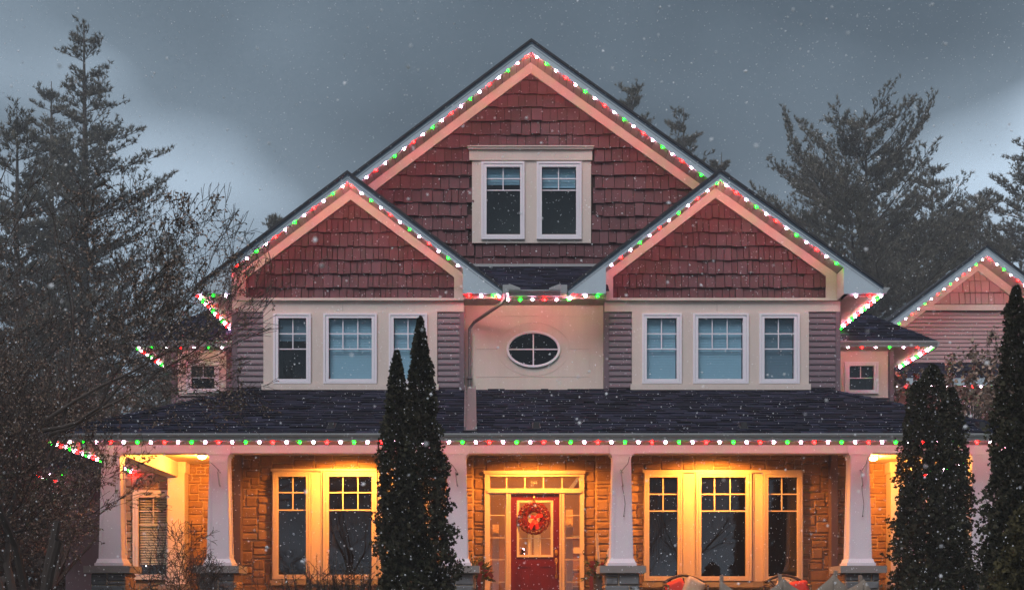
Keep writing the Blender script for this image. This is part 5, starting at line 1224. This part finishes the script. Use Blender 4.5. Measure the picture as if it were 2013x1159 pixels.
bare_tree((-17.5, 6, .65), 'farther bare tree at the very left edge', 'tree', group=gB, rot=5.2, scale=1.3, src=T2)
# trees across the street, mirrored in the panes
T3 = bare_tree((10, -62, 0), 'leafless tree across the street mirrored in the right window panes', 'tree', group='bare trees mirrored in the windows', seed=77, stems=[((-.3, .1, 1), 3.2, .24), ((.3, -.1, 1), 3.4, .22)], depth=7, r0=.2, len0=3, leaf=0, ratio=(.62, .85), fork=(2, 3), minlen=.5, upb=.1, rmin=.012)
bare_tree((1, -66, 0), 'leafless tree across the street mirrored in the middle of the facade', 'tree', group='bare trees mirrored in the windows', rot=2.7, scale=1.1, src=T3)
bare_tree((-9, -60, 0), 'leafless tree across the street mirrored in the left window panes', 'tree', group='bare trees mirrored in the windows', rot=4.3, scale=1.0, src=T3)
bare_tree((10.3, 5.2, .65), "small bare tree with withered leaves before the neighbour's house", 'tree', seed=8, scale=1.4, stems=[((.3, 0, 1), 1.5, .05), ((-.35, 0, 1), 1.5, .05), ((.0, -.3, 1), 1.4, .04)], depth=6, r0=.07, len0=1.4, leaf=1.6, leafsz=.085, ratio=(.66, .84), fork=(2, 3), minlen=.18, upb=.2)
bare_tree((gx(372, 20.5), -4.5, .6), 'gnarled leafless shrub in front of the two left columns', 'shrub', name='bare_shrub', seed=31, scale=1.45, stems=[((-.6, 0, .8), .48, .026), ((.5, .1, .9), .5, .028), ((.1, -.2, 1), .5, .024), ((.9, .1, .6), .46, .02), ((-.2, .2, 1), .45, .02)], depth=6, r0=.03, len0=.5, leaf=0, ratio=(.58, .8), fork=(2, 3), minlen=.06, upb=.1, wob=.3, rmin=.005)
bare_tree((X(1592, -3.6), -3.9, .65), 'thin leafy vine stem rising beside the right porch window', 'plant', name='vine', seed=3, stems=[((-.35, .15, 1), .95, .008)], depth=1, r0=.01, len0=.9, leaf=0, ratio=(.3, .4), fork=(1, 1), minlen=.1, upb=.1)
# pines
def pine(loc, H_, R_, label, seed, bare=.12, dens=1.0, group='pines rising behind the houses', top=1.0, asym=0, tuft=.22, shape=.8):
    r = thing('pine_tree', loc, label, 'pine tree', group); rg = random.Random(seed); B = MB(); tp = []; td = []
    x, y, z = loc; tr = [Vector((x, y, z))]
    for i in range(8): tr.append(Vector((x+rg.gauss(0, .06), y, z+H_*(i+1)/8)))
    B2 = MB(); B2.tube(tr, [H_*.018*(1-i/8.3) for i in range(9)], 8); B2.build('trunk', M['barkp'], r)
    h = bare*H_
    while h < H_*.985:
        t = h/H_; nb = rg.randint(4, 6); L0 = R_*((1-t)**shape)*1.08+.25
        for k in range(nb):
            a = rg.random()*6.283; L = L0*rg.uniform(.4, 1.25)*(1+asym*math.cos(a)); el = rg.uniform(-.12, .26)+.34*t
            d_ = Vector((math.cos(a)*math.cos(el), math.sin(a)*math.cos(el), math.sin(el))); p = Vector((x, y, z+h+rg.uniform(-.2, .2))); n = max(3, int(L/.55)); pts = [p]
            for i in range(n): d_ = (d_+Vector((rg.gauss(0, .07), rg.gauss(0, .07), .042+rg.gauss(0, .04)))).normalized(); pts.append(pts[-1]+d_*L/n)
            B.tube(pts, [max(.012, .045*L/4*(1-i/(n+.3))) for i in range(n+1)], 4, False)
            for i in range(1, n+1):
                t_ = i/n
                for s in (-1, 1):
                    for rep in range(2 if dens > .9 else 1):
                        if rg.random() > .85*dens+.1: continue
                        dd = pts[i]-pts[i-1]; sd = Vector((-dd.y, dd.x, 0)).normalized()*s; l2 = L*.30*(1.25-t_)*rg.uniform(.5, 1.2)+.25; e = (dd.normalized()*.9+sd*rg.uniform(.4, 1)+Vector((0, 0, rg.uniform(.0, .45)))).normalized(); b0_ = pts[i-1].lerp(pts[i], rg.random()); q = b0_+e*l2; B.tube([b0_, q], [.014, .007], 3, False)
                        m_ = max(2, int(l2/.20))
                        for j in range(m_):
                            u = .3+.7*(j+1)/m_; c = b0_+(q-b0_)*u+Vector((rg.gauss(0, .07), rg.gauss(0, .07), rg.gauss(0, .05)+.03)); tp.append(tuple(c)); td.append(tuple((e*.6+Vector((rg.gauss(0, .4), rg.gauss(0, .4), .75))).normalized()))
        h += H_*.024*rg.uniform(.8, 1.25)+.12
    B.build('branches', M['barkp'], r)
    P = np.array(tp, dtype=np.float32); Dv = np.array(td, dtype=np.float32); n = len(P); rs = np.random.RandomState(seed); V_ = []
    for k in range(8):
        d_ = Dv+rs.normal(0, .6, (n, 3)); d_ /= np.linalg.norm(d_, axis=1)[:, None]; s_ = np.cross(d_, rs.normal(0, 1, (n, 3))); s_ /= np.linalg.norm(s_, axis=1)[:, None]; ln_ = rs.uniform(.6, 1.1, (n, 1))*tuft
        V_.append(np.stack([P-s_*.016*tuft/.22-d_*ln_*.25, P+d_*ln_, P+s_*.026*tuft/.22-d_*ln_*.1], 1).reshape(-1, 3))
    fast_mesh('foliage', np.concatenate(V_), 3, M['pine'], r); return n
def pineat(px, pytop, D, R_, label, seed, **kw):
    D *= 1.6; R_ *= 1.6; kw.setdefault('tuft', .27)
    x = gx(px, D); zt = EYE+(VY-pytop)*D/F; n = pine((x, D+CAM_Y, .5), zt-.5, R_, label, seed, **kw); print('pine', label, n)
pineat(168, 38, 46, 5.4, 'tallest pine at the left with a pointed top', 1, asym=.1)
pineat(35, 215, 42, 4.2, 'rounded pine at the left edge beside the tallest pine', 2, shape=.6)
pineat(100, 160, 54, 4.2, 'slender pine just left of the tallest pine', 13, shape=.7)
pineat(330, 470, 58, 4.5, 'lower pine showing under the tallest left pine', 3)
pineat(1700, 212, 48, 7.4, 'tallest pine above the right bay roof', 4, shape=.5, asym=-.1)
pineat(1600, 330, 56, 4.8, 'smaller pine just right of the right bay gable', 5, shape=.6)
pineat(1835, 330, 52, 5.6, "broad pine above the neighbour's left roof slope", 6, shape=.55)
pineat(1925, 375, 60, 5, "pine between the broad pine and the right edge", 7, shape=.6)
pineat(2035, 270, 50, 5.4, 'pine cut off by the right edge', 8, shape=.6)
pineat(1243, 163, 50, 3.4, 'pine tip closest to the tall gable ridge', 9, bare=.6, shape=.6); pineat(1345, 212, 50, 3.4, 'pine tip in the middle above the right gable valley', 10, bare=.6, shape=.55); pineat(1415, 300, 50, 2.4, 'small pine tip beside the right bay ridge', 12, bare=.7)
pineat(545, 418, 50, 2.0, 'small pine tip above the left bay roof', 14, bare=.6)
# hedge at the left behind the trees
rs = np.random.RandomState(31); n = 30000
hx_ = rs.uniform(-32, -8.8, n); hh_ = 2.9+.5*np.sin(hx_*1.1)+.3*np.sin(hx_*2.7)
P = np.stack([hx_, 13+rs.uniform(-1, 1, n), .6+hh_*rs.rand(n)**.8], 1); d_ = rs.normal(0, 1, (n, 3)); d_ /= np.linalg.norm(d_, axis=1)[:, None]; s_ = np.cross(d_, rs.normal(0, 1, (n, 3)))
o = fast_mesh('hedge', np.stack([P-s_*.05, P+d_*.22, P+s_*.05], 1).reshape(-1, 3), 3, M['bark']); tag(o, 'dark bushy hedge closing the garden behind the left trees', 'hedge')
# far woodland behind everything
rs = np.random.RandomState(12); n = 90000
wx_ = rs.uniform(-90, 95, n); wy_ = rs.uniform(85, 100, n); top_ = 15+2.5*np.sin(wx_*.31)+1.6*np.sin(wx_*.83+2)+1.0*np.sin(wx_*2.1)
wz_ = .5+top_*rs.rand(n)**.8; P = np.stack([wx_, wy_, wz_], 1); d_ = rs.normal(0, 1, (n, 3))+np.array([0, 0, .6]); d_ /= np.linalg.norm(d_, axis=1)[:, None]; s_ = np.cross(d_, rs.normal(0, 1, (n, 3))); ln_ = rs.uniform(.3, .9, (n, 1))
o = fast_mesh('far_woodland', np.stack([P-s_*.05, P+d_*ln_, P+s_*.05], 1).reshape(-1, 3), 3, M['pine']); tag(o, 'dark mass of far woodland behind the houses', 'woodland', kind='stuff')
# ------------------------------------------------------------------ falling snow
rs = np.random.RandomState(9); n = 62000
Pc = np.stack([rs.uniform(-13, 13, n), rs.uniform(-18.5, -3.2, n), rs.uniform(.8, 12.5, n)], 1)
r_ = rs.uniform(.0022, .0052, n)*np.where(rs.rand(n) < .04, 1.7, 1); dv = np.array([[1, 0, 0], [-1, 0, 0], [0, 1, 0], [0, -1, 0], [0, 0, 1], [0, 0, -1]], float)
nn = 900; Pc = np.concatenate([Pc, np.stack([rs.uniform(-4, 5, nn), rs.uniform(-22, -18.5, nn), rs.uniform(1.2, 5, nn)], 1)]); r_ = np.concatenate([r_, rs.uniform(.003, .0062, nn)]); n += nn
vv = Pc[:, None, :]+(dv[None]+rs.normal(0, .22, (n, 6, 3)))*r_[:, None, None]
V_ = np.stack([vv[:, t, :] for t in [(0, 2, 4), (2, 1, 4), (1, 3, 4), (3, 0, 4), (2, 0, 5), (1, 2, 5), (3, 1, 5), (0, 3, 5)]], 1).reshape(-1, 3)
o = fast_mesh('snowflakes', V_, 3, M['snow']); tag(o, 'scattered white snowflakes falling through the air', 'snow', kind='stuff')
# ------------------------------------------------------------------ haze
HZ = bpy.data.materials.new('haze'); HZ.use_nodes = True; t_ = HZ.node_tree; t_.nodes.clear(); vo = t_.nodes.new('ShaderNodeVolumePrincipled'); oo = t_.nodes.new('ShaderNodeOutputMaterial')
vo.inputs['Color'].default_value = (.86, .88, .9, 1); vo.inputs['Density'].default_value = .0016; t_.links.new(vo.outputs[0], oo.inputs['Volume'])
tag(MB().box(-130, 130, -129.5, 129.5, -1, 50).build('haze', HZ), 'thin winter haze around the houses', 'haze', kind='stuff')
